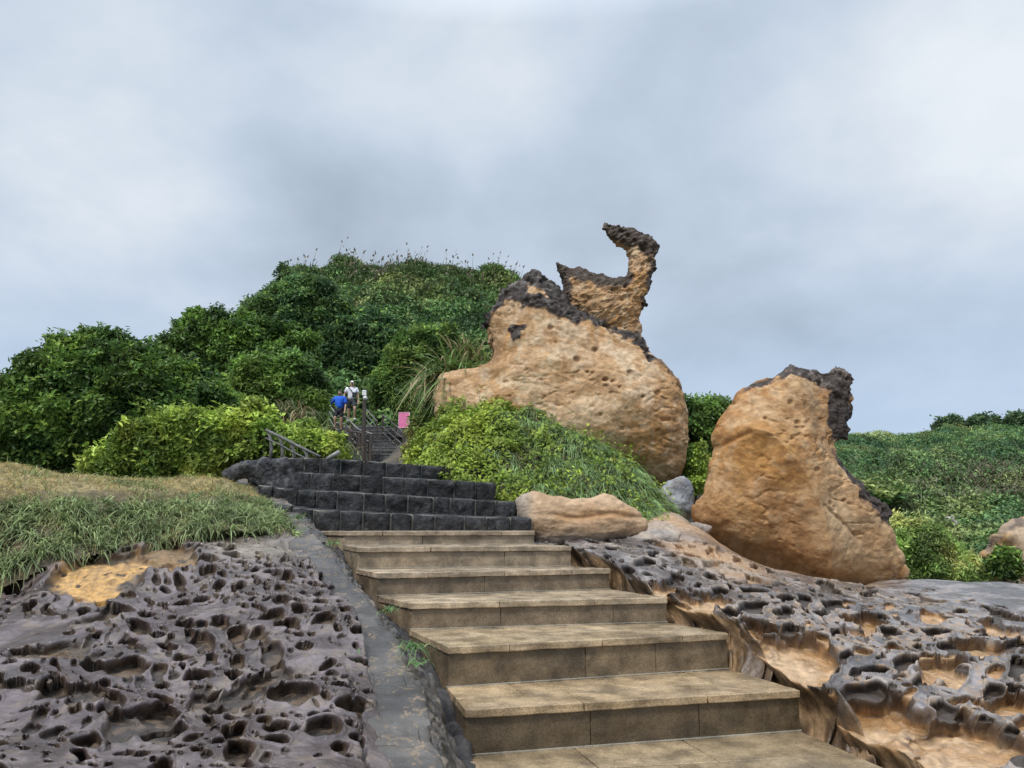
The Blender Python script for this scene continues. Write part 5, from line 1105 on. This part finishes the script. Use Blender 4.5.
def mound():
    ct = PP([(405, 490, 12.5), (450, 490, 12.1), (490, 503, 11.8), (530, 500, 11.7), (580, 504, 11.8), (620, 508, 11.9), (655, 520, 12.2), (680, 530, 12.4), (405, 475, 12.9), (418, 456, 13.2), (440, 432, 13.6), (490, 415, 13.9), (530, 417, 13.9), (560, 430, 13.8),
             (600, 449, 13.6), (640, 478, 13.1), (657, 502, 12.6), (500, 458, 12.8), (560, 468, 12.7), (600, 482, 12.5), (450, 455, 12.8), (440, 428, 15), (490, 425, 15.5), (560, 440, 15.5), (600, 460, 15.5), (640, 485, 15.), (680, 510, 14), (395, 490, 15), (395, 490, 13), (405, 480, 14), (425, 460, 15), (670, 515, 13)])
    f = tps(ct); nc, nr = 300, 260; x, y = polar_grid(408, 672, nc, 11.5, 15.6, nr); z = f(x, y); V = np.c_[x, y, z]; 
    V[:, 2] += .20 * fbm(V, 1.5, 4, 211); q = grid_faces(nr, nc); n = fbm(V, 3, 4, 213)
    c = lerp3(C3(.06, .045, .03), C3(.12, .085, .05), sm(-.4, .4, n)); o = mesh_obj('ground', V, q, M_soil, col=c); tag(o, kind='structure'); o['label'] = 'earth mound in front of the swan necked boulder'
    pxv, pyv = proj(V)
    gr = lambda a, b, g: sm(450, 560, a + 70 * g - (b - 440) * .3)
    brown = lambda a, b: np.exp(-(ell(a, b, 515, 475, 24, 32, 20)) ** 2)
    p, nn = scatter(V, q, 9000); a, b = proj(p); g = fbm(p, 1.3, 3, 214); keep = (rng.random(len(p)) > gr(a, b, g) * .93) & (rng.random(len(p)) > .75 * brown(a, b)); p, nn = p[keep], nn[keep]
    h = .03 + .26 * rng.random((len(p), 1)) ** 1.5 * (1 + fbm(p, 2, 2, 219)[:, None]); p = p + [[0, 0, 1]] * h
    parts = [leafy(p, nn, 6, .085, .045, [(.032, .065, .014), (.055, .10, .018), (.085, .13, .02)], up=.5, jit=.04, tint_scale=.8, k=30, youth=.35, youthc=(.18, .22, .035))]
    p, nn = scatter(V, q, 34000); a, b = proj(p); g = fbm(p, 1.3, 3, 214); keep = (rng.random(len(p)) < .25 + .75 * gr(a, b, g)) & (rng.random(len(p)) > .6 * brown(a, b)); p, nn = p[keep], nn[keep]; n = len(p)
    clump = worley3(p, 4.5, 218)[1]; ang = clump * 6.28 * 3; lean = np.c_[np.cos(ang), np.sin(ang), 0 * ang] * .45
    Vb, Fb = blades(p, nn * .4 + lean + [[0, -.15, .55]] + rng.normal(0, .30, (n, 3)), rng.uniform(.14, .36, n), .018, rng.uniform(.6, 1.7, n), K=3)
    cg = np.array([[.24, .35, .14]]) * rng.uniform(.55, 1.5, (n, 1)) * (.7 + .6 * clump[:, None]); cg = np.where((rng.random(n) < .10)[:, None], [[.24, .22, .08]], cg); parts.append((Vb, Fb, np.repeat(cg, 8, 0)))
    # dry brown stems
    w_ = brown(pxv, pyv) + 1e-9; i = rng.choice(len(V), 1600, p=w_ / w_.sum()); p = V[i]; n = len(p)
    Vb, Fb = blades(p, rng.normal(0, .6, (n, 3)) + [[0, -.2, .7]], rng.uniform(.08, .22, n), .009, 1.0, K=3); parts.append((Vb, Fb, np.repeat(np.array([[.17, .12, .065]]) * rng.uniform(.6, 1.4, (n, 1)), 8, 0)))
    V_, Fc, C = join(parts); o = mesh_obj('ground_cover', V_, Fc, M_grass, col=C, smooth=False); tag(o, 'yellow green creepers and blue green grass covering the mound below the big boulder', 'ground cover', kind='stuff')
    return f
f_mound = mound()

def grass_plant(name, label, cat, base, n, ln, wd, spread, droop, col, K=5, dirn=(0, 0, 1), group=None, cvar=.4, dry=.1, rad=.1):
    base = np.array(base, float); p = rng.normal(0, rad, (n, 3)) * [1, 1, .3]; d = np.array([dirn]) + rng.normal(0, spread, (n, 3)) * [1, 1, .4]
    V, Fc = blades(p, d, ln * rng.uniform(.55, 1.2, n), wd * rng.uniform(.7, 1.2, n), droop * rng.uniform(.4, 1.6, n), K=K)
    c = np.array([col]) * rng.uniform(1 - cvar, 1 + cvar, (n, 1)); c = np.where((rng.random(n) < dry)[:, None], np.array([[.42, .33, .18]]) * rng.uniform(.7, 1.2, (n, 1)), c)
    o = mesh_obj(name, V, Fc, M_grass, col=np.repeat(c, 2 * (K + 1), 0), smooth=False); o.location = base; tag(o, label, cat, group); return o
# tall silvergrass beside the big boulder
grass_plant('silvergrass', 'largest clump of long arching silvergrass leaning on the big boulder', 'grass clump', P(456, 388, 15.8), 420, 1.5, .06, .42, .95, (.14, .22, .06), dirn=(-.05, -.25, .9), rad=.28, K=7, dry=.14)
grass_plant('silvergrass', 'pale straw mixed silvergrass clump hanging over the right rail of the upper stairs', 'grass clump', P(449, 388, 17.5), 340, 1.15, .045, .38, 1.1, (.18, .25, .09), dirn=(-.12, -.2, .9), rad=.35, K=7, dry=.28)
grass_plant('silvergrass', 'upright silvergrass tuft at the shoulder of the boulder by the hill', 'grass clump', P(468, 360, 16.4), 120, 1.0, .04, .33, .7, (.12, .16, .045), dirn=(-.1, -.1, 1), rad=.15, K=6, dry=.3)
grass_plant('silvergrass', 'pale dry reed clump above the left rail behind the light bush', 'grass clump', P(306, 446, 17), 380, .95, .035, .4, .8, (.19, .25, .10), dirn=(.1, -.2, 1), rad=.35, K=5, dry=.35)
grass_plant('silvergrass', 'green reed clump below the walker in the blue shirt', 'grass clump', P(326, 455, 19), 260, .8, .035, .42, .8, (.15, .22, .08), dirn=(.1, -.2, 1), rad=.35, K=5, dry=.25)
grass_plant('silvergrass', 'small brown and green reed clump between the dark tree and the hill', 'grass clump', P(292, 420, 18.5), 300, 1.0, .04, .4, .9, (.12, .16, .07), dirn=(0, -.2, 1), rad=.25, K=5, dry=.4)
# strap leaved plant on the mound
def strap_plant(name, label, px, py, Y, n, ln, wd, col, lean=(0, -.2, .8), sp=.45, droop=.6):
    return grass_plant(name, label, 'fern', P(px, py, Y), n, ln, wd, sp, droop, col, dirn=lean, rad=.03, K=7, dry=0, cvar=.25)
strap_plant('fern', 'upright bright strap leaved fern rising from the top of the mound', 483, 428, 13.6, 22, .62, .075, (.11, .22, .035), lean=(.25, -.15, .8), sp=.35, droop=.4)
strap_plant('fern', 'drooping strap leaved fern low on the left of the mound', 450, 447, 13.1, 26, .5, .065, (.13, .25, .03), lean=(-.1, -.3, .6), sp=.5, droop=.9)
strap_plant('fern', 'thin yellow leaved sprout in the grass under the big boulder', 612, 462, 13.1, 10, .38, .035, (.32, .34, .09), lean=(.2, -.3, .8), sp=.3, droop=.8)
for (a, b, Y, n, l_, lb) in ((412, 648, 5.2, 60, .19, 'fresh green grass tuft at the end of the third granite step'), (388, 610, 6.15, 45, .11, 'thin yellowish grass tuft by the fourth granite step'), (332, 543, 8.1, 40, .13, 'short grass tuft beside the topmost granite steps'),
                             (350, 655, 5.1, 22, .06, 'tiny grass sprig growing in the crack of the concrete strip'), (300, 518, 9.2, 50, .14, 'sparse green grass tuft at the foot of the black steps'), (418, 664, 5.0, 26, .10, 'small grass tuft hanging into the gully beside the granite steps')):
    grass_plant('grass_tuft', lb, 'grass tuft', P(a, b, Y), n, l_, .010, .5, .9, (.13, .24, .08), K=4, rad=.035, dry=.15, dirn=(.1, -.1, .7))

# ================================================================== upper stairs
def upper():
    root = empty('upper_stone_staircase', gb(385, 462, 24), 'narrow dark stone flight climbing through the bushes towards the hill', 'stairs')
    off = np.array(root.location); n = 9
    for i in range(n):
        t = i / (n - 1); Y = 24 + 5.5 * t; pyl = 461 + (433 - 461) * t
        xl = P(352 + 12 * t, 450, Y)[0]; xr = P(409 - 19 * t, 450, Y)[0]; zt = EYE + (HZ - (pyl - 3.2)) / F * Y * 1.0 + .04
        mb = MB(); mb.box(((xl + xr) / 2, Y + .4, zt - .14), (xr - xl, .85, .26)); mb.box(((xl + xr) / 2, Y - .01 + .1, zt + .012), (xr - xl + .01, .24, .05))
        V = np.concatenate(mb.V); o = mb.build('step', M_black, root, bevel=.02, col=np.tile(np.array([.085, .083, .082]) * rng.uniform(.7, 1.3), (len(V), 1)))
    # bend to the left up to the walkers
    for i in range(7):
        t = i / 6; Y = 30.2 + 4.0 * t; xc = P(380 - 34 * t, 430, Y)[0]; zt = EYE + (HZ - (432 - 9 * t)) / F * Y
        mb = MB(); mb.box((xc, Y + .4, zt - .14), (2.4, .9, .26)); V = np.concatenate(mb.V); mb.build('step', M_black, root, bevel=.02, col=np.tile([.08, .08, .08], (len(V), 1)))
upper()
def rails():
    def rail(name, label, top, Hr, posts, rad=.028, mids=2, matl=M_railg, postm=M_wood, pr=.045, balusters=0, topm=None):
        T = PP(top); root = empty(name, (T[0][0], T[0][1], T[0][2] - Hr), label, 'handrail')
        MB().tube(T, rad).build('handrail', topm or matl, root, smooth=True)
        for m in range(mids):
            MB().tube(T - [0, 0, Hr * (m + 1) / (mids + 1.2)], rad * .75).build('rail', matl, root, smooth=True)
        tt = np.r_[0, np.cumsum(np.linalg.norm(np.diff(T, axis=0), axis=1))]; tt /= tt[-1]
        for u in posts:
            c = np.array([np.interp(u, tt, T[:, k]) for k in range(3)]); MB().box(c - [0, 0, Hr / 2 + .03], (pr * 1.6, pr * 1.6, Hr + .1)).build('post', postm, root, bevel=.008)
        for j in range(balusters):
            u = (j + .5) / balusters; c = np.array([np.interp(u, tt, T[:, k]) for k in range(3)]); MB().box(c - [0, 0, Hr / 2], (.04, .04, Hr)).build('baluster', postm, root)
        return root
    rail('stair_railing', 'dark railing along the right side of the upper stairs', [(383, 415, 28.5), (396, 426, 26.2), (411, 437, 24)], .95, [0, .5, 1], mids=3)
    rail('stair_railing', 'short dark railing piece higher up behind the lamp post', [(365, 408, 31.5), (377, 421, 29.5)], .95, [0, 1], mids=3)
    rail('stair_railing', 'pale worn handrail held by the walker in the blue shirt', [(319, 379, 37), (326, 388, 35), (333, 399, 33.5)], 1.0, [0, 1], mids=0, matl=M_rail)
    rail('stair_railing', 'handrail running down from the walkers to the lamp post', [(329, 404, 32.4), (337, 416, 31.4), (346, 417, 30.6), (358, 429, 27.8), (372, 434, 25.6)], .95, [0, .25, .5, .8], mids=2, matl=M_rail)
    rail('slatted_fence', 'dark wooden slatted fence at the foot of the lamp post', [(350, 431, 24.6), (361, 433, 24.0), (371, 437, 23.6)], .85, [0, .5, 1], mids=1, pr=.06, balusters=7, matl=M_wood)
    # near handrail on top of the black wall
    T = PP([(266, 430, 12.1), (281, 437, 11.9), (298, 446, 11.7), (320, 456.5, 11.5)]); root = empty('handrail', (T[0][0], T[0][1], T[0][2] - .55), 'low weathered grey handrail with curved brackets above the black steps', 'handrail')
    MB().tube(T, [.022, .022, .022, .02], 10).build('handrail', M_railg, root, smooth=True)
    MB().tube(T - [0, 0, .13], .011, 8).build('rail', M_railg, root, smooth=True)
    for (a, b, Y, L_) in ((268, 432, 12.08, .48), (279, 437, 11.93, .42), (290, 442, 11.8, .34), (303, 449, 11.65, .22)):
        c = P(a, b, Y); pts = [c, c + [.05, 0, -L_ * .25], c + [.075, 0, -L_ * .6], c + [.06, 0, -L_]]
        MB().tube(pts, [.016, .026, .028, .028], 8).build('post', M_railg, root, smooth=True)
    c = P(333, 456, 11.45); m = MB(); m.tube([c + [-.10, .02, -.05], c + [.10, -.02, .06]], .035, 12)
    tag(part('pipe', m.V[0] - c, m.F, M_rail, None, smooth=True), 'short pale grey pipe lying on the topmost black step', 'pipe').location = c
    # lamp post
    b = P(362.5, 458, 23.5); root = empty('lamp_post', b, 'dark square wooden post carrying a small white floodlight beside the upper stairs', 'post')
    topz = P(362.5, 390, 23.5)[2]; MB().box((b[0], b[1], (b[2] - .2 + topz) / 2), (.11, .11, topz - b[2] + .2)).build('post', M_wood, root, bevel=.01)
    wm = mat('white_housing', (.72, .73, .72), .4, nscale=8, namp=.15, bump=0)
    c = P(364.5, 393, 23.35); m = MB(); m.box(c, (.13, .12, .17)); lamp = m.build('floodlight', wm, root, bevel=.015)
    c2 = P(365, 397.5, 23.3); m = MB(); m.tube([c2 + [0, .05, 0], c2 + [.02, -.06, -.03]], [.05, .075], 10); o = m.build('lamp_head', wm, root, smooth=True)
    m = MB(); m.tube([c + [-.1, .02, -.05], c + [0, .02, -.02]], .015, 6); m.build('bracket', M_railg, root)
    # pink notice
    c = P(404, 420, 23.2); b2 = P(404, 437, 23.2); root = empty('notice_board', b2, 'small bright pink notice on a dark post right of the upper stairs', 'sign')
    pk = mat('pink_board', (.80, .20, .40), .55, nscale=30, namp=.12, bump=0); m = MB(); m.box(c, (.31, .02, .48)); m.build('panel', pk, root, bevel=.004)
    fr_ = MB(); [fr_.box(c + np.array(o_), s_) for o_, s_ in (((.165, 0, 0), (.02, .03, .50)), ((-.165, 0, 0), (.02, .03, .50)), ((0, 0, .245), (.31, .03, .015)), ((0, 0, -.245), (.31, .03, .015)))]
    fr_.build('frame', mat('pale_pink_frame', (.80, .50, .55), .5, bump=0), root)
    MB().box((c[0], c[1] + .05, (c[2] + b2[2]) / 2 - .2), (.08, .06, c[2] - b2[2] + .4)).build('post', M_wood, root, bevel=.006)
    # white marker plate on a dark slanting post
    c = P(415.5, 427, 22.5); root = empty('marker_post', P(412, 445, 22.5), 'thin dark post with a small white plate at the lower end of the right railing', 'post')
    m = MB(); m.box(c, (.09, .02, .20), [[.96, 0, -.26], [0, 1, 0], [.26, 0, .96]]); m.build('plate', wm, root, bevel=.01)
    MB().tube([P(410, 447, 22.6), P(415, 425, 22.6)], .05, 8).build('post', M_wood, root, smooth=True)
rails()

# ================================================================== people
def skin_body(name, joints, edges, radii, mtl, sub=2):
    me = bpy.data.meshes.new(name); me.from_pydata([tuple(j) for j in joints], edges, []); o = bpy.data.objects.new(name, me); COL.objects.link(o)
    m = o.modifiers.new('skin', 'SKIN'); m.use_smooth_shade = True
    for i, r in enumerate(radii): me.skin_vertices[0].data[i].radius = (r, r * (1 if len(np.shape(r)) == 0 else 1))
    me.skin_vertices[0].data[0].use_root = True
    s = o.modifiers.new('sub', 'SUBSURF'); s.levels = sub; s.render_levels = sub
    me.materials.append(mtl); return o
def bake(o, parent=None, name=None):
    dg = bpy.context.evaluated_depsgraph_get(); ev = o.evaluated_get(dg); me = bpy.data.meshes.new_from_object(ev)
    n = bpy.data.objects.new(name or o.name, me); mats = list(o.data.materials); bpy.data.objects.remove(o)
    me.materials.clear(); [me.materials.append(x) for x in mats]
    COL.objects.link(n); n.name = name or n.name
    if parent: n.parent = parent
    return n
def person(feet, yaw, H, top_c, short_c, shoe_c, pose, label, skin=(.38, .22, .15), hair=(.03, .025, .02), cap=None, bag=False, longsh=False):
    s = H / 1.75; root = empty('person', feet, label, 'person'); root.rotation_euler = (0, 0, yaw)
    J = {k: np.array(v, float) * s for k, v in dict(pel=(0, 0, .95), spine=(0, 0, 1.15), chest=(0, -.01, 1.35), neck=(0, 0, 1.49), head=(0, -.02, 1.60),
        lsh=(.19, 0, 1.41), rsh=(-.19, 0, 1.41), lel=(.27, -.02, 1.13), rel=(-.27, -.02, 1.13), lwr=(.27, -.14, .90), rwr=(-.27, -.14, .90), lhi=(.10, 0, .90), rhi=(-.10, 0, .90),
        lkn=(.11, -.05, .50), rkn=(-.11, -.05, .50), lan=(.11, 0, .08), ran=(-.11, 0, .08), lto=(.12, -.16, .04), rto=(-.12, -.16, .04)).items()}
    for k, v in pose.items(): J[k] = np.array(v, float) * s
    sk = mat('skin_tone', skin, .55, nscale=20, namp=.08, bump=0)
    names = ['pel', 'spine', 'chest', 'neck', 'head', 'lsh', 'lel', 'lwr', 'rsh', 'rel', 'rwr', 'lhi', 'lkn', 'lan', 'lto', 'rhi', 'rkn', 'ran', 'rto']
    ix = {n: i for i, n in enumerate(names)}; pts = [J[n] for n in names]
    ed = [('pel', 'spine'), ('spine', 'chest'), ('chest', 'neck'), ('neck', 'head'), ('chest', 'lsh'), ('lsh', 'lel'), ('lel', 'lwr'), ('chest', 'rsh'), ('rsh', 'rel'), ('rel', 'rwr'), ('pel', 'lhi'), ('lhi', 'lkn'), ('lkn', 'lan'), ('lan', 'lto'), ('pel', 'rhi'), ('rhi', 'rkn'), ('rkn', 'ran'), ('ran', 'rto')]
    ed = [(ix[a], ix[b]) for a, b in ed]
    R = dict(pel=.12, spine=.12, chest=.13, neck=.055, head=.075, lsh=.06, lel=.042, lwr=.028, rsh=.06, rel=.042, rwr=.028, lhi=.09, lkn=.058, lan=.038, lto=.03, rhi=.09, rkn=.058, ran=.038, rto=.03)
    rad = [R[n] * s for n in names]
    # fingers: short chains rooted in the palm
    for w_, e_ in (('lwr', 'lel'), ('rwr', 'rel')):
        d = J[w_] - J[e_]; d /= np.linalg.norm(d); a = np.cross(d, [0, 1, 0]); a /= np.linalg.norm(a) + 1e-9; pb = J[w_] + d * .07 * s
        pts.append(pb); rad.append(.030 * s); pi_ = len(pts) - 1; ed.append((ix[w_], pi_))
        for f_, l_ in ((-.030, .065), (-.010, .078), (.010, .074), (.030, .058)):
            k1 = pb + (d * .045 + a * f_) * s; k2 = k1 + (d * l_ * .8 + np.array([0, -.02, 0])) * s
            pts += [k1, k2]; rad += [.010 * s, .007 * s]; ed += [(pi_, len(pts) - 2), (len(pts) - 2, len(pts) - 1)]
        th = J[w_] + (d * .05 + a * .045 + np.array([0, -.02, 0])) * s; pts.append(th); rad.append(.011 * s); ed.append((ix[w_], len(pts) - 1))
    b = bake(skin_body('body', pts, ed, rad, sk), root, 'body')
    # head: egg with nose, brow and ears
    V, Fc = icos(3); V = V * np.array([.078, .098, .118]); hv = V.copy(); fr = V[:, 1] < 0
    hv[:, 0] *= 1 - .18 * np.clip(-V[:, 2] / .118, 0, 1); hv[:, 1] -= .022 * np.exp(-((V[:, 0] / .016) ** 2 + ((V[:, 2] + .01) / .028) ** 2)) * fr
    hv[:, 1] += .010 * np.exp(-(((np.abs(V[:, 0]) - .032) / .014) ** 2 + ((V[:, 2] - .012) / .012) ** 2)) * fr
    for sx in (-1, 1): hv[:, 0] += sx * .018 * np.exp(-(((V[:, 1] - .01) / .016) ** 2 + (V[:, 2] / .025) ** 2)) * (V[:, 0] * sx > .05)
    hc = J['head'] + np.array([0, -.01, .03]) * s
    def sub(nm, V_, F_, m_): o = mesh_obj(nm, V_, F_, m_); o.parent = root; return o
    sub('head', hv * s + hc, Fc, sk)
    ey = mat('dark_feature', (.02, .015, .015), .3, bump=0); mb = MB()
    for sx in (-1, 1): V2, F2 = icos(1); sub('eye', V2 * .009 * s + hc + np.array([sx * .031, -.088, .012]) * s, F2, ey)
    mb.box(hc + np.array([0, -.094, -.05]) * s, (.04 * s, .008 * s, .007 * s)); mb.build('mouth', ey, None).parent = root
    hm = mat('hair', cap or hair, .7, nscale=40, namp=.2, bump=.2); keep = (V[:, 2] > .035) | ((V[:, 1] > .03) & (V[:, 2] > -.05)); q = Fc[keep[Fc].all(1)]
    sub('cap' if cap else 'hair', V * 1.09 * s + hc + [0, 0, .006], q, hm)
    if cap: mb = MB(); mb.box(hc + np.array([0, -.125, .045]) * s, (.12 * s, .09 * s, .012 * s)); mb.build('cap_peak', hm, None, bevel=.004).parent = root
    # shirt, shorts, shoes
    tm = mat('shirt_cloth', top_c, .85, nscale=9, namp=.15, bump=.4, bscale=14, bdist=.04); nm = ['pel', 'spine', 'chest', 'neck', 'lsh', 'lsl', 'rsh', 'rsl']
    J['lsl'] = J['lsh'] + (J['lel'] - J['lsh']) * (.95 if longsh else .62); J['rsl'] = J['rsh'] + (J['rel'] - J['rsh']) * (.95 if longsh else .62)
    P_ = [J['pel'] - np.array([0, 0, .04]) * s, J['spine'], J['chest'], J['neck'] - np.array([0, 0, .035]) * s, J['lsh'], J['lsl'], J['rsh'], J['rsl']]
    c = bake(skin_body('shirt', P_, [(0, 1), (1, 2), (2, 3), (2, 4), (4, 5), (2, 6), (6, 7)], [r * s for r in ((.20, .19, .18, .08, .11, .10, .11, .10) if longsh else (.165, .165, .17, .07, .095, .085, .095, .085))], tm), root, 'shirt')
    sm_ = mat('shorts_cloth', short_c, .85, nscale=9, namp=.15, bump=.3, bscale=14, bdist=.04)
    P_ = [J['pel'] + np.array([0, 0, .03]) * s, J['lhi'], J['lhi'] + (J['lkn'] - J['lhi']) * .85, J['rhi'], J['rhi'] + (J['rkn'] - J['rhi']) * .85]
    bake(skin_body('shorts', P_, [(0, 1), (1, 2), (0, 3), (3, 4)], [r * s for r in (.14, .115, .09, .115, .09)], sm_), root, 'shorts')
    shm = mat('shoe', shoe_c, .6, bump=0)
    for a_, t_ in (('lan', 'lto'), ('ran', 'rto')):
        bake(skin_body('shoe', [J[a_] + np.array([0, .05, -.03]) * s, J[a_] * .5 + J[t_] * .5 - np.array([0, 0, .01]), J[t_] + np.array([0, -.05, 0]) * s], [(0, 1), (1, 2)], [.05 * s, .05 * s, .042 * s], shm), root, 'shoe')
    if bag:
        bm_ = mat('bag_fabric', (.02, .022, .03), .6, bump=0); mb = MB()
        mb.tube([J['rsh'] + np.array([.04, -.11, .06]) * s, J['chest'] + np.array([-.03, -.175, -.03]) * s, J['spine'] + np.array([.08, -.175, .0]) * s, J['spine'] + np.array([.15, -.12, -.08]) * s], .02 * s, 6); mb.build('strap', bm_, None).parent = root
        mb = MB(); mb.box(J['spine'] + np.array([.10, -.18, -.0]) * s, (.17 * s, .07 * s, .20 * s)); mb.build('bag', bm_, None, bevel=.02).parent = root
person(P(350.5, 422.5, 31.0) , .25, 1.78, (.78, .78, .84), (.04, .045, .05), (.75, .76, .78), dict(lkn=(.14, -.20, .56), lan=(.15, -.08, .16), lto=(.16, -.25, .10), rkn=(-.09, .02, .50), ran=(-.09, .10, .08), rwr=(-.30, -.20, .95), rel=(-.30, .02, 1.14)),
       'person in white T-shirt and pale cap with dark crossbody bag coming down the stairs', cap=(.75, .74, .72), bag=True, skin=(.42, .26, .18))
person(P(338.5, 431.5, 30.0), -.15, 1.70, (.012, .11, .62), (.02, .022, .03), (.03, .03, .035), dict(rel=(-.40, -.12, 1.20), rwr=(-.56, -.26, 1.22), rkn=(-.12, -.16, .52), ran=(-.12, -.04, .10), rto=(-.12, -.2, .06), lwr=(.30, -.16, .88)),
       'person in a loose bright blue shirt with dark hair holding the left handrail', longsh=True, skin=(.40, .24, .16))
